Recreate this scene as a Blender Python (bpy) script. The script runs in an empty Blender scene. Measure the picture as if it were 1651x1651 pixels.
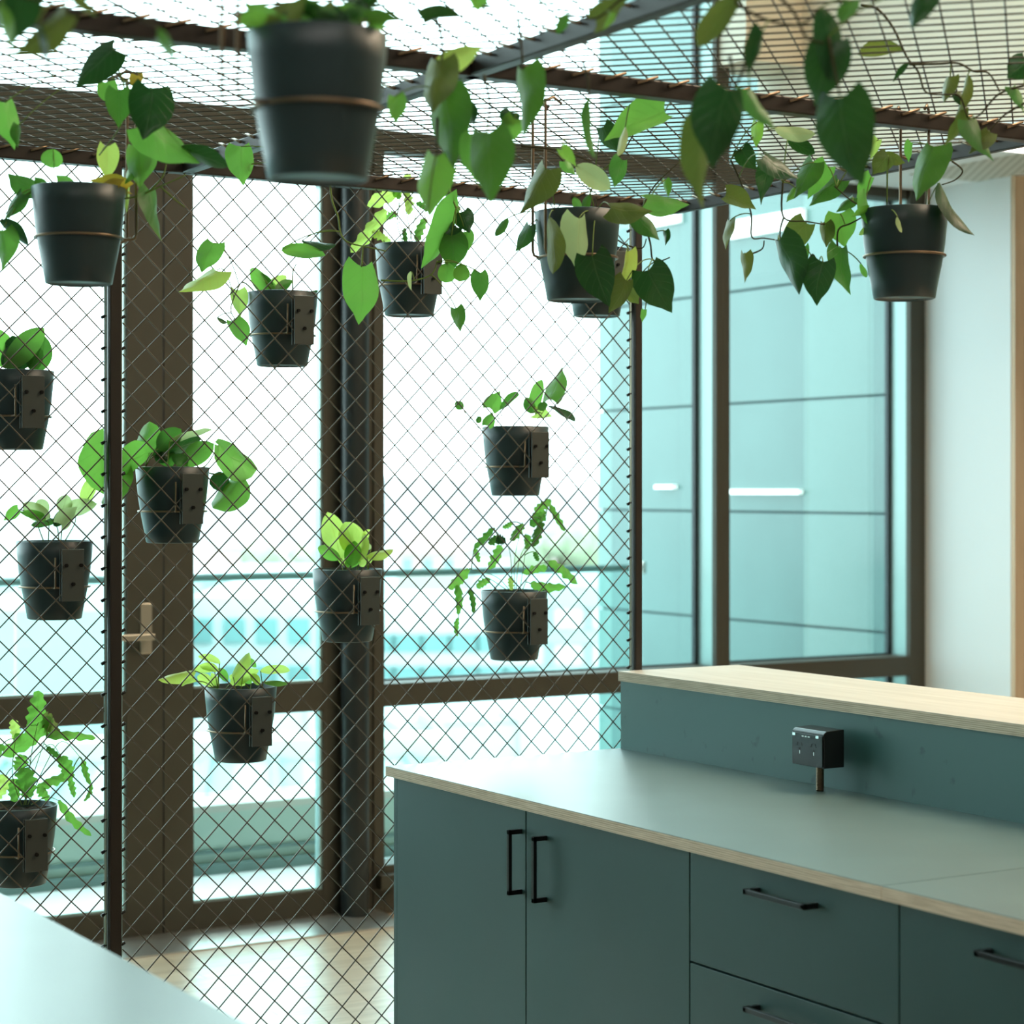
import bpy, math, random
from mathutils import Vector

# ------------------------------------------------------------------ measuring
F = 3400.0; CX = 825.5; HY = 790.0; EYE = 1.6
A = math.radians(31.0)
SA, CA = math.sin(A), math.cos(A)
FW = Vector((SA, CA, 0)); RT = Vector((CA, -SA, 0))
def P(px, py, Z):
    return FW * Z + RT * ((px - CX) / F * Z) + Vector((0, 0, EYE + (HY - py) / F * Z))
def PY(px, py, y):
    u = (px - CX) / F
    return P(px, py, y / (CA - u * SA))
def XW(px, y):
    return PY(px, HY, y).x
def YX(px, x):
    u = (px - CX) / F
    return x * (CA - u * SA) / (SA + u * CA)
rnd = random.Random(7)
COL = bpy.context.scene.collection

# ------------------------------------------------------------------ materials
def newmat(name):
    m = bpy.data.materials.new(name); m.use_nodes = True
    nt = m.node_tree
    return m, nt, nt.nodes['Principled BSDF'], nt.nodes['Material Output']
def pbr(name, col, rough=.5, metal=0, spec=.5, noise=0, nscale=8, bump=0, coat=0):
    m, nt, b, o = newmat(name)
    b.inputs['Base Color'].default_value = (*col, 1)
    b.inputs['Roughness'].default_value = rough
    b.inputs['Metallic'].default_value = metal
    b.inputs['Specular IOR Level'].default_value = spec
    b.inputs['Coat Weight'].default_value = coat
    if noise or bump:
        tc = nt.nodes.new('ShaderNodeTexCoord'); n = nt.nodes.new('ShaderNodeTexNoise')
        n.inputs['Scale'].default_value = nscale; n.inputs['Detail'].default_value = 5
        nt.links.new(tc.outputs['Object'], n.inputs['Vector'])
        if noise:
            r = nt.nodes.new('ShaderNodeMapRange')
            r.inputs[1].default_value = .3; r.inputs[2].default_value = .7
            r.inputs[3].default_value = 1 - noise; r.inputs[4].default_value = 1 + noise
            mx = nt.nodes.new('ShaderNodeMix'); mx.data_type = 'RGBA'; mx.blend_type = 'MULTIPLY'
            mx.inputs[0].default_value = 1
            mx.inputs[6].default_value = (*col, 1)
            nt.links.new(n.outputs['Fac'], r.inputs[0]); nt.links.new(r.outputs[0], mx.inputs[7])
            nt.links.new(mx.outputs[2], b.inputs['Base Color'])
        if bump:
            bp = nt.nodes.new('ShaderNodeBump'); bp.inputs['Strength'].default_value = bump
            bp.inputs['Distance'].default_value = .01
            nt.links.new(n.outputs['Fac'], bp.inputs['Height']); nt.links.new(bp.outputs[0], b.inputs['Normal'])
    return m
def emit(name, col, s):
    m, nt, b, o = newmat(name)
    b.inputs['Base Color'].default_value = (*col, 1)
    b.inputs['Emission Color'].default_value = (*col, 1); b.inputs['Emission Strength'].default_value = s
    return m
def glass(name, tint, refl=.5):
    m, nt, b, o = newmat(name); nt.nodes.remove(b)
    t = nt.nodes.new('ShaderNodeBsdfTransparent'); t.inputs[0].default_value = (*tint, 1)
    g = nt.nodes.new('ShaderNodeBsdfGlossy'); g.inputs['Roughness'].default_value = .01
    f = nt.nodes.new('ShaderNodeFresnel'); f.inputs[0].default_value = 1.45
    mul = nt.nodes.new('ShaderNodeMath'); mul.operation = 'MULTIPLY'; mul.inputs[1].default_value = refl
    mx = nt.nodes.new('ShaderNodeMixShader')
    nt.links.new(f.outputs[0], mul.inputs[0]); nt.links.new(mul.outputs[0], mx.inputs[0])
    nt.links.new(t.outputs[0], mx.inputs[1]); nt.links.new(g.outputs[0], mx.inputs[2])
    nt.links.new(mx.outputs[0], o.inputs[0])
    return m
def leafmat(name, col, back, trans=.45, rough=.38):
    m, nt, b, o = newmat(name)
    uv = nt.nodes.new('ShaderNodeUVMap'); sp = nt.nodes.new('ShaderNodeSeparateXYZ')
    nt.links.new(uv.outputs[0], sp.inputs[0])
    def mth(op, a, c=None, v=None):
        n = nt.nodes.new('ShaderNodeMath'); n.operation = op
        nt.links.new(a, n.inputs[0])
        if c is not None: nt.links.new(c, n.inputs[1])
        if v is not None: n.inputs[1].default_value = v
        return n.outputs[0]
    au = mth('ABSOLUTE', mth('SUBTRACT', sp.outputs[0], v=.5))
    mid = nt.nodes.new('ShaderNodeMapRange'); nt.links.new(au, mid.inputs[0])
    mid.inputs[1].default_value = 0; mid.inputs[2].default_value = .035
    mid.inputs[3].default_value = 1; mid.inputs[4].default_value = 0
    ph = mth('MULTIPLY', mth('SUBTRACT', sp.outputs[1], mth('MULTIPLY', au, v=.7)), v=38.0)
    sn = mth('SINE', ph)
    ln = nt.nodes.new('ShaderNodeMapRange'); nt.links.new(sn, ln.inputs[0])
    ln.inputs[1].default_value = .86; ln.inputs[2].default_value = 1
    ln.inputs[3].default_value = 0; ln.inputs[4].default_value = .45
    vein = mth('MAXIMUM', mid.outputs[0], ln.outputs[0])
    tc = nt.nodes.new('ShaderNodeTexCoord'); nz = nt.nodes.new('ShaderNodeTexNoise')
    nz.inputs['Scale'].default_value = 14; nt.links.new(tc.outputs['Object'], nz.inputs['Vector'])
    c1 = nt.nodes.new('ShaderNodeMix'); c1.data_type = 'RGBA'
    c1.inputs[6].default_value = (col[0] * .7, col[1] * .75, col[2] * .7, 1)
    c1.inputs[7].default_value = (min(1, col[0] * 1.5), min(1, col[1] * 1.3), col[2] * 1.3, 1)
    nt.links.new(nz.outputs['Fac'], c1.inputs[0])
    c2 = nt.nodes.new('ShaderNodeMix'); c2.data_type = 'RGBA'
    nt.links.new(mth('MULTIPLY', vein, v=.6), c2.inputs[0]); nt.links.new(c1.outputs[2], c2.inputs[6])
    c2.inputs[7].default_value = (min(1, col[0] * 2.2 + .06), min(1, col[1] * 1.7 + .08), col[2] * 1.8 + .04, 1)
    nt.links.new(c2.outputs[2], b.inputs['Base Color'])
    b.inputs['Roughness'].default_value = rough
    bp = nt.nodes.new('ShaderNodeBump'); bp.inputs['Strength'].default_value = .35; bp.inputs['Distance'].default_value = .002
    nt.links.new(vein, bp.inputs['Height']); nt.links.new(bp.outputs[0], b.inputs['Normal'])
    tr = nt.nodes.new('ShaderNodeBsdfTranslucent')
    c3 = nt.nodes.new('ShaderNodeMix'); c3.data_type = 'RGBA'
    nt.links.new(mth('MULTIPLY', vein, v=.8), c3.inputs[0])
    c3.inputs[6].default_value = (*back, 1)
    c3.inputs[7].default_value = (back[0] * .55, back[1] * .6, back[2] * .5, 1)
    nt.links.new(c3.outputs[2], tr.inputs[0])
    mx = nt.nodes.new('ShaderNodeMixShader'); mx.inputs[0].default_value = trans
    nt.links.new(b.outputs[0], mx.inputs[1]); nt.links.new(tr.outputs[0], mx.inputs[2])
    nt.links.new(mx.outputs[0], o.inputs[0])
    return m

M = {}
M['bronze'] = pbr('bronze_powdercoat', (.060, .057, .042), .55, 0, .4)
M['bronze_dark'] = pbr('dark_steel_column', (.018, .024, .025), .32, 0, .5)
M['skylit_alu'] = pbr('skylit_aluminium', (.36, .52, .51), .35, .3, .5)  # pale aqua puts the sky light on the mullion sides into the colour
M['gasket'] = pbr('gasket', (.006, .015, .02), .5)
M['post'] = pbr('brown_steel', (0.034, 0.027, 0.022), .42, .3, .5)
M['wire'] = pbr('steel_wire', (0.125, 0.112, 0.09), .38, .75, .5)
M['ringwire'] = pbr('brass_tone_wire', (.24, .17, .11), .35, .85, .5)
M['pot'] = pbr('charcoal_pot', (.017, .038, .043), .40, 0, .6, noise=.06, nscale=30)
_b = M['pot'].node_tree.nodes['Principled BSDF']; _b.inputs['Sheen Weight'].default_value = .35; _b.inputs['Sheen Roughness'].default_value = .35; _b.inputs['Sheen Tint'].default_value = (.6, 1, 1, 1)
M['soil'] = pbr('potting_soil', (.035, .024, .015), .95, 0, .1, noise=.5, nscale=90, bump=1)
M['plate'] = pbr('grey_steel_plate', (.075, .085, .078), .45, .4, .5)
M['bolt'] = pbr('dark_bolt', (.02, .02, .02), .35, .8)
M['black_metal'] = pbr('black_handle_metal', (.006, .007, .008), .32, .2, .5)
M['laminate'] = pbr('dark_laminate', (.105, .170, .162), .36, 0, 1.0, noise=.08, nscale=5)
M['laminate'].node_tree.nodes['Principled BSDF'].inputs['IOR'].default_value = 1.75
M['alu'] = pbr('mill_aluminium', (.55, .55, .52), .3, .8)
M['satin'] = pbr('satin_nickel', (.50, .46, .38), .35, .7)
M['white'] = pbr('white_paint', (0.86, 0.9, 0.92), .6, 0, .3)
M['cream'] = pbr('cream_paint', (.84, .76, .62), .6, 0, .3)
M['greywall'] = pbr('grey_paint', (.22, .23, .22), .7, 0, .3)
M['ceil'] = pbr('ceiling_paint', (.72, .72, .68), .7, 0, .2)
M['plastic'] = pbr('black_plastic', (.008, .010, .011), .22, 0, .5)
M['slot'] = pbr('socket_slot', (.001, .001, .001), .6)
M['chrome'] = pbr('bright_metal', (.8, .82, .8), .15, 1)
M['window_glass'] = glass('window_glass', (.86, .98, .965), .55)
M['rail_glass'] = glass('balustrade_glass', (.86, .965, .955), .35)
M['deck'] = pbr('pale_deck', (0.75, 0.74, 0.72), .8, 0, .1)
M['wallpale'] = pbr('pale_green_render', (0.52, 0.64, 0.57), .8, 0, .1)
M['whitecap'] = pbr('white_capping', (0.62, 0.6, 0.54), .7, 0, .2)
M['groove'] = pbr('dark_groove', (0.2, 0.3, 0.29), .8, 0, .1)
M['leaf_dark'] = leafmat('leaf_dark', (.015, .058, .024), (.035, .16, .022), .24, .28)
M['leaf_mid'] = leafmat('leaf_mid', (.036, .135, .028), (.12, .37, .045), .40)
M['leaf_bright'] = leafmat('leaf_bright', (.08, .25, .045), (.24, .60, .085), .50)
M['leaf_lime'] = leafmat('leaf_lime', (.40, .60, .09), (.66, .92, .20), .55)
M['leaf_pale'] = leafmat('leaf_pale', (.36, .46, .20), (.60, .75, .34), .5)
M['leaf_olive'] = leafmat('leaf_olive', (.10, .145, .035), (.19, .28, .05), .36)
M['leaf_yellow'] = leafmat('leaf_yellow', (.45, .32, .03), (.65, .50, .06), .45)
M['stem'] = pbr('green_stem', (.16, .24, .05), .55, 0, .3)
M['vine'] = pbr('woody_vine', (.055, .05, .02), .6, 0, .3)

def laminate_face():   # blackened cabinet front with faint smears and smudges
    m, nt, b, o = newmat('blackened_front')
    tc = nt.nodes.new('ShaderNodeTexCoord')
    mp = nt.nodes.new('ShaderNodeMapping'); mp.inputs['Scale'].default_value = (1, 1, .5)
    nt.links.new(tc.outputs['Object'], mp.inputs[0])
    n = nt.nodes.new('ShaderNodeTexNoise'); n.inputs['Scale'].default_value = 3.0; n.inputs['Detail'].default_value = 6
    nt.links.new(mp.outputs[0], n.inputs['Vector'])
    cr = nt.nodes.new('ShaderNodeValToRGB')
    cr.color_ramp.elements[0].position = .3; cr.color_ramp.elements[0].color = (.014, .050, .048, 1)
    cr.color_ramp.elements[1].position = .7; cr.color_ramp.elements[1].color = (.020, .068, .063, 1)
    nt.links.new(n.outputs['Fac'], cr.inputs[0]); nt.links.new(cr.outputs[0], b.inputs['Base Color'])
    r = nt.nodes.new('ShaderNodeMapRange'); r.inputs[1].default_value = .3; r.inputs[2].default_value = .7
    r.inputs[3].default_value = .40; r.inputs[4].default_value = .52
    nt.links.new(n.outputs['Fac'], r.inputs[0]); nt.links.new(r.outputs[0], b.inputs['Roughness'])
    b.inputs['Specular IOR Level'].default_value = .5
    return m
M['front'] = laminate_face()
def smudged_panel():
    m, nt, b, o = newmat('smudged_upstand')
    tc = nt.nodes.new('ShaderNodeTexCoord')
    n = nt.nodes.new('ShaderNodeTexNoise'); n.inputs['Scale'].default_value = 16; n.inputs['Detail'].default_value = 3
    nt.links.new(tc.outputs['Object'], n.inputs['Vector'])
    cr = nt.nodes.new('ShaderNodeValToRGB')
    cr.color_ramp.elements[0].position = .64; cr.color_ramp.elements[0].color = (.042, .128, .120, 1)
    cr.color_ramp.elements[1].position = .70; cr.color_ramp.elements[1].color = (.026, .085, .082, 1)
    nt.links.new(n.outputs['Fac'], cr.inputs[0]); nt.links.new(cr.outputs[0], b.inputs['Base Color'])
    b.inputs['Roughness'].default_value = .45; b.inputs['Specular IOR Level'].default_value = .6
    return m
M['upstand'] = smudged_panel()
def ply():
    m, nt, b, o = newmat('plywood_edge')
    tc = nt.nodes.new('ShaderNodeTexCoord'); sp = nt.nodes.new('ShaderNodeSeparateXYZ')
    nt.links.new(tc.outputs['Object'], sp.inputs[0])
    mu = nt.nodes.new('ShaderNodeMath'); mu.operation = 'MULTIPLY'; mu.inputs[1].default_value = 1450
    nt.links.new(sp.outputs[2], mu.inputs[0])
    s = nt.nodes.new('ShaderNodeMath'); s.operation = 'SINE'; nt.links.new(mu.outputs[0], s.inputs[0])
    n = nt.nodes.new('ShaderNodeTexNoise'); n.inputs['Scale'].default_value = 1
    mp = nt.nodes.new('ShaderNodeMapping'); mp.inputs['Scale'].default_value = (14, 14, 260)
    nt.links.new(tc.outputs['Object'], mp.inputs[0]); nt.links.new(mp.outputs[0], n.inputs['Vector'])
    ad = nt.nodes.new('ShaderNodeMath'); ad.operation = 'MULTIPLY_ADD'; ad.inputs[1].default_value = .28
    nt.links.new(s.outputs[0], ad.inputs[0]); nt.links.new(n.outputs['Fac'], ad.inputs[2])
    cr = nt.nodes.new('ShaderNodeValToRGB')
    cr.color_ramp.elements[0].position = .15; cr.color_ramp.elements[0].color = (.46, .33, .21, 1)
    cr.color_ramp.elements[1].position = .85; cr.color_ramp.elements[1].color = (.82, .67, .50, 1)
    nt.links.new(ad.outputs[0], cr.inputs[0]); nt.links.new(cr.outputs[0], b.inputs['Base Color'])
    b.inputs['Roughness'].default_value = .55
    return m
M['ply'] = ply()
def wood(name, c1, c2, rough, plank=None, sc=(2, 30, 30), spec=.5):
    m, nt, b, o = newmat(name)
    tc = nt.nodes.new('ShaderNodeTexCoord'); mp = nt.nodes.new('ShaderNodeMapping')
    mp.inputs['Scale'].default_value = sc
    nt.links.new(tc.outputs['Object'], mp.inputs[0])
    n = nt.nodes.new('ShaderNodeTexNoise'); n.inputs['Scale'].default_value = 1; n.inputs['Detail'].default_value = 6
    n.inputs['Distortion'].default_value = .6
    nt.links.new(mp.outputs[0], n.inputs['Vector'])
    cr = nt.nodes.new('ShaderNodeValToRGB')
    cr.color_ramp.elements[0].position = .32; cr.color_ramp.elements[0].color = (*c1, 1)
    cr.color_ramp.elements[1].position = .68; cr.color_ramp.elements[1].color = (*c2, 1)
    nt.links.new(n.outputs['Fac'], cr.inputs[0]); out = cr.outputs[0]
    if plank:
        br = nt.nodes.new('ShaderNodeTexBrick'); br.inputs['Scale'].default_value = 1
        br.inputs['Brick Width'].default_value = plank[0]; br.inputs['Row Height'].default_value = plank[1]
        br.inputs['Mortar Size'].default_value = .0015
        br.inputs['Color1'].default_value = (1, 1, 1, 1); br.inputs['Color2'].default_value = (.84, .84, .84, 1)
        br.inputs['Mortar'].default_value = (.35, .3, .25, 1)
        nt.links.new(tc.outputs['Object'], br.inputs['Vector'])
        mx = nt.nodes.new('ShaderNodeMix'); mx.data_type = 'RGBA'; mx.blend_type = 'MULTIPLY'; mx.inputs[0].default_value = 1
        nt.links.new(out, mx.inputs[6]); nt.links.new(br.outputs[0], mx.inputs[7]); out = mx.outputs[2]
    nt.links.new(out, b.inputs['Base Color']); b.inputs['Roughness'].default_value = rough
    b.inputs['Specular IOR Level'].default_value = spec
    return m
M['floor'] = wood('oak_floor', (.56, .40, .25), (.74, .58, .42), .34, (1.8, .14), (2, 40, 1), 1.0)
M['floor'].node_tree.nodes['Principled BSDF'].inputs['IOR'].default_value = 1.95
M['birch'] = wood('pale_birch_veneer', (.58, .54, .46), (.68, .64, .56), .45, None, (30, 2.5, 1))
M['timber'] = wood('warm_timber', (.72, .54, .36), (.82, .66, .48), .5, None, (20, 20, 1.5))
def ribbed(name, c1, c2, freq, axis=0, ang=0):
    m, nt, b, o = newmat(name)
    tc = nt.nodes.new('ShaderNodeTexCoord'); w = nt.nodes.new('ShaderNodeTexWave')
    mp = nt.nodes.new('ShaderNodeMapping'); mp.inputs['Rotation'].default_value = (0, 0, ang)
    w.bands_direction = 'XYZ'[axis]; w.inputs['Scale'].default_value = freq
    nt.links.new(tc.outputs['Object'], mp.inputs[0]); nt.links.new(mp.outputs[0], w.inputs['Vector'])
    cr = nt.nodes.new('ShaderNodeValToRGB')
    cr.color_ramp.elements[0].position = .3; cr.color_ramp.elements[0].color = (*c1, 1)
    cr.color_ramp.elements[1].position = .6; cr.color_ramp.elements[1].color = (*c2, 1)
    nt.links.new(w.outputs['Fac'], cr.inputs[0]); nt.links.new(cr.outputs[0], b.inputs['Base Color'])
    b.inputs['Roughness'].default_value = .8; b.inputs['Specular IOR Level'].default_value = .1
    return m
M['roofrib'] = ribbed('ribbed_metal_roof', (.27, .36, .34), (.37, .41, .40), .55)
M['perf'] = ribbed('perforated_ceiling_tile', (.50, .50, .44), (.66, .66, .60), 9, 0, .6)
M['facade'] = pbr('teal_facade_panel', (0.12, 0.205, 0.192), .3, 0, .5, noise=.05, nscale=1.2)
M['facade_dark'] = pbr('deeper_teal_panel', (0.078, 0.148, 0.142), .22, 0, .5, noise=.08, nscale=1.5)
M['facade_joint'] = pbr('facade_joint', (0.017, 0.059, 0.067), .6)

# ------------------------------------------------------------------ mesh builder
class MB:
    def __init__(s): s.v = []; s.f = []; s.m = []; s.sm = []; s.uv = {}
    def face(s, idx, mi=0, sm=False, uv=None):
        s.f.append(tuple(idx)); s.m.append(mi); s.sm.append(sm)
        if uv: s.uv[len(s.f) - 1] = uv
    def box(s, x0, x1, y0, y1, z0, z1, mi=0, top=None):
        k = len(s.v)
        s.v += [(x0, y0, z0), (x1, y0, z0), (x1, y1, z0), (x0, y1, z0), (x0, y0, z1), (x1, y0, z1), (x1, y1, z1), (x0, y1, z1)]
        for n, q in enumerate([(0, 3, 2, 1), (4, 5, 6, 7), (0, 1, 5, 4), (1, 2, 6, 5), (2, 3, 7, 6), (3, 0, 4, 7)]):
            s.face([k + i for i in q], top if (n == 1 and top is not None) else mi)
        return s
    def tube(s, pts, r, n=6, mi=0, r1=None, cap=True, closed=False):
        pts = [Vector(p) for p in pts]; N = len(pts)
        if r1 is None: r1 = r
        up = None; rings = []
        for i, p in enumerate(pts):
            if closed: t = (pts[(i + 1) % N] - pts[i - 1]).normalized()
            else: t = (pts[min(i + 1, N - 1)] - pts[max(i - 1, 0)])
            if t.length < 1e-9: t = Vector((0, 0, 1))
            t.normalize()
            if up is None:
                up = Vector((0, 0, 1)) if abs(t.z) < .9 else Vector((1, 0, 0))
            a = t.cross(up)
            if a.length < 1e-6: a = t.cross(Vector((1, .3, 0)))
            a.normalize(); b = a.cross(t).normalized(); up = b
            rr = r + (r1 - r) * i / max(1, N - 1)
            k = len(s.v)
            for j in range(n):
                an = 2 * math.pi * j / n
                s.v.append(tuple(p + a * math.cos(an) * rr + b * math.sin(an) * rr))
            rings.append(k)
        R = list(zip(rings, rings[1:] + ([rings[0]] if closed else [])))
        if not closed: R = R[:N - 1]
        for k0, k1 in R:
            for j in range(n):
                s.face((k0 + j, k0 + (j + 1) % n, k1 + (j + 1) % n, k1 + j), mi, True)
        if cap and not closed:
            s.face([rings[0] + j for j in reversed(range(n))], mi); s.face([rings[-1] + j for j in range(n)], mi)
        return s
    def lathe(s, prof, n=40, mi=0, c=(0, 0, 0)):
        ks = []
        for (r, z) in prof:
            ks.append(len(s.v))
            for j in range(n):
                a = 2 * math.pi * j / n; s.v.append((c[0] + r * math.cos(a), c[1] + r * math.sin(a), c[2] + z))
        for a, b in zip(ks, ks[1:]):
            for j in range(n): s.face((a + j, a + (j + 1) % n, b + (j + 1) % n, b + j), mi, True)
        return s
    def disc(s, r, z, n=40, mi=0, c=(0, 0), flip=False):
        k = len(s.v)
        for j in range(n):
            a = 2 * math.pi * j / n; s.v.append((c[0] + r * math.cos(a), c[1] + r * math.sin(a), z))
        q = [k + j for j in range(n)]
        s.face(q[::-1] if flip else q, mi); return s
    def poly(s, pts, mi=0):
        k = len(s.v); s.v += [tuple(p) for p in pts]; s.face(range(k, k + len(pts)), mi); return s
    def build(s, name, mats, parent=None, bevel=0, kind=None, loc=None):
        me = bpy.data.meshes.new(name); me.from_pydata(s.v, [], s.f)
        if not isinstance(mats, (list, tuple)): mats = [mats]
        for m in mats: me.materials.append(M[m] if isinstance(m, str) else m)
        me.polygons.foreach_set('material_index', s.m); me.polygons.foreach_set('use_smooth', s.sm)
        if s.uv:
            uv = me.uv_layers.new(name='UVMap')
            for fi, uvs in s.uv.items():
                for li, c in zip(me.polygons[fi].loop_indices, uvs): uv.data[li].uv = c
        me.update()
        o = bpy.data.objects.new(name, me); COL.objects.link(o)
        if parent: o.parent = parent
        if loc: o.location = loc
        if bevel:
            b = o.modifiers.new('bevel', 'BEVEL'); b.width = bevel; b.segments = 2; b.limit_method = 'ANGLE'
        if kind: o['kind'] = kind
        return o
def tag(o, label, cat, group=None, kind=None):
    o['label'] = label; o['category'] = cat
    if group: o['group'] = group
    if kind: o['kind'] = kind
    return o
def thing(name, loc, label, cat, group=None):
    o = bpy.data.objects.new(name, None); COL.objects.link(o); o.location = loc; o.empty_display_size = .05
    return tag(o, label, cat, group)
def struct_root(name, loc=(0, 0, 0)):
    o = bpy.data.objects.new(name, None); COL.objects.link(o); o.location = loc; o['kind'] = 'structure'; return o

# ------------------------------------------------------------------ the room
WY = 7.07; CEIL = 4.6
MB().box(-4, 8, -4, WY + .1, -.12, 0).build('floor', 'floor', kind='structure')
MB().box(-4.1, 8.1, -4.1, WY + .15, CEIL, CEIL + .15).build('ceiling', 'ceil', kind='structure')
MB().box(-4.15, -4, -4, WY + .3, 0, CEIL).build('wall_left', 'greywall', kind='structure')
MB().box(-4, 8, -4.15, -4, 0, CEIL).build('wall_back', 'greywall', kind='structure')
XR = XW(1492, WY)
YR = YX(1635, XR)
MB().box(XR, XR + .5, YR + .02, WY + .15, 0, 3.0).build('wall_right', 'white', kind='structure')
MB().box(XR + .004, 8.2, YR, YR + .02, 0, 3.0).build('trim_1', 'timber', kind='structure')
MB().box(8, 8.15, -4, YR, 0, CEIL).build('wall_far_right', 'greywall', kind='structure')
# bulkheads above the right-hand windows
ZS = 2.925; XB = XW(1250, WY)
MB().box(XB, 8.2, 1.5, WY + .12, ZS + .03, CEIL).box(XW(1160, WY), XB, 6.89, WY + .12, 3.36, CEIL).build('wall_bulkhead', 'cream', kind='structure')
MB().box(XB, XR + 1.6, 1.5, WY + .0, ZS, ZS + .03).build('trim_2', 'white', kind='structure')
MB().box(5.98, XR - .02, 3.0, 6.72, ZS - .004, ZS).build('trim_3', 'perf', kind='structure')

# ------------------------------------------------------------------ window wall
X = lambda px: XW(px, WY)
TZ0, TZ1 = .781, .867
HZ0, HZ1 = 2.885, 2.965
GY = WY + .14
def window(n, x0, x1, zb, xs0, xs1, depth=.14, left_reveal=False, right_reveal=True):
    """x0..x1 clear opening; xs0, xs1 widths of the face bars at each side"""
    r = struct_root('window_%d' % n)
    f = MB()
    ht = HZ1 if n == 1 else CEIL
    f.box(x0 - xs0, x0, WY, WY + .03, 0, ht)
    f.box(x1, x1 + xs1, WY, WY + .03, 0, CEIL)
    f.box(x0, x1, WY, WY + depth, TZ0, TZ1)
    f.box(x0, x1, WY, WY + depth, 0, zb)
    f.box(x0, x1, WY + .02, WY + depth, HZ0, HZ1)
    f.build('window_frame', 'bronze', r, bevel=.002)
    a = MB()
    a.box(x1, x1 + xs1 * .9, WY + .03, GY, 0, CEIL)
    a.box(x0 - xs0 * .9, x0, WY + .03, GY, 0, ht)
    a.build('mullion_body', 'skylit_alu', r)
    g = MB()
    g.box(x1 - .016, x1, GY - .012, GY + .012, 0, CEIL); g.box(x0, x0 + .016, GY - .012, GY + .012, 0, ht)
    g.box(x0, x1, GY - .01, GY + .01, TZ1, TZ1 + .006)
    g.build('gasket', 'gasket', r)
    p = MB().box(x0, x1, GY - .004, GY + .004, zb, CEIL); p.build('pane', 'window_glass', r)
    return r
window(1, X(620), X(1155), .183, .045, (X(1177) - X(1155)) / 2)
window(2, X(1177), X(1468), .183, (X(1177) - X(1155)) / 2, X(1492) - X(1468))

def glazed_door(n, x0, x1, s0, s1, handle=None):
    r = struct_root('door_%d' % n)
    f = MB(); y0, y1 = WY - .005, WY + .045
    f.box(x0, x0 + s0, y0, y1, .012, 2.86); f.box(x1 - s1, x1, y0, y1, .012, 2.86)
    f.box(x0 + s0, x1 - s1, y0, y1, .012, .118); f.box(x0 + s0, x1 - s1, y0, y1, TZ0, .888)
    f.box(x0 + s0, x1 - s1, y0, y1, 2.775, 2.86)
    f.build('door_frame', 'bronze', r, bevel=.002)
    b = MB(); t = .008
    for (a, c) in ((.118, TZ0), (.888, 2.775)):
        b.box(x0 + s0, x1 - s1, y0 + .012, y0 + .03, a, a + t)
        b.box(x1 - s1 - .008, x1 - s1, y0 + .01, y1, a, c)
    b.build('glazing_bead', 'skylit_alu', r)
    q = MB()
    for (a, c) in ((.118, TZ0), (.888, 2.775)):
        q.box(x0 + s0, x1 - s1, WY + .022, WY + .028, a, c)
    q.build('pane', 'window_glass', r)
    if handle is not None:
        h = MB().box(handle - .022, handle + .022, y0 - .008, y0, 1.02, 1.20); h.build('handle_plate', 'satin', r, bevel=.003)
        hl = MB().tube([(handle, y0 - .008, 1.083), (handle, y0 - .055, 1.083)], .009, 10)
        hl.box(handle - .125, handle + .012, y0 - .062, y0 - .046, 1.072, 1.094)
        hl.build('door_handle', 'satin', r, bevel=.003)
    return r
DX = X(263)
glazed_door(1, X(-260), DX - .002, .12, X(262) - X(203), X(234))
glazed_door(2, DX + .002, X(545), X(312) - X(264), X(545) - X(520))
# head over the doors, glass above it, side frame
r = struct_root('window_3')
MB().box(-4, X(545), WY, WY + .12, 2.86, 2.99).box(X(545), X(620) - .045, WY + .01, WY + .13, 0, 2.99).build('window_frame', 'bronze', r)
MB().box(-4, X(620) - .045, GY - .004, GY + .004, 2.99, CEIL).build('pane', 'window_glass', r)
r = struct_root('window_4')
f = MB(); xx = X(-260)
f.box(-4, xx, WY, WY + .1, 0, .18).box(-4, xx, WY, WY + .1, TZ0, TZ1)
for k in (-4, -2.9, -1.8, xx - .09): f.box(k, k + .085, WY, WY + .1, 0, 2.75)
f.build('window_frame', 'bronze', r)
MB().box(-4, xx, WY + .05, WY + .058, .18, 2.75).build('pane', 'window_glass', r)
# round steel column beside the door
cxp = X(568) - .02
c = MB().lathe([(.052, 0), (.052, 2.99)], 32, 0, (cxp, WY - .06, 0)); c.build('column', 'bronze_dark', kind='structure')
MB().box(X(605), X(634), WY - .05, WY, .10, .155).build('trim_4', 'bronze', kind='structure', bevel=.003)
# door threshold ramp
t = MB(); k = 0
xa, xb = X(150), X(604)
pts = [(WY - .24, 0), (WY - .24, .006), (WY - .10, .024), (WY - .006, .024), (WY - .006, 0)]
for x in (xa, xb): t.v += [(x, y, z) for y, z in pts]
n = len(pts)
for i in range(n): t.face((i, (i + 1) % n, n + (i + 1) % n, n + i))
t.face(range(n)[::-1]); t.face(range(n, 2 * n))
tag(t.build('threshold_ramp', 'alu'), 'bright aluminium threshold strip along the foot of the glazed doors', 'threshold')

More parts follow.
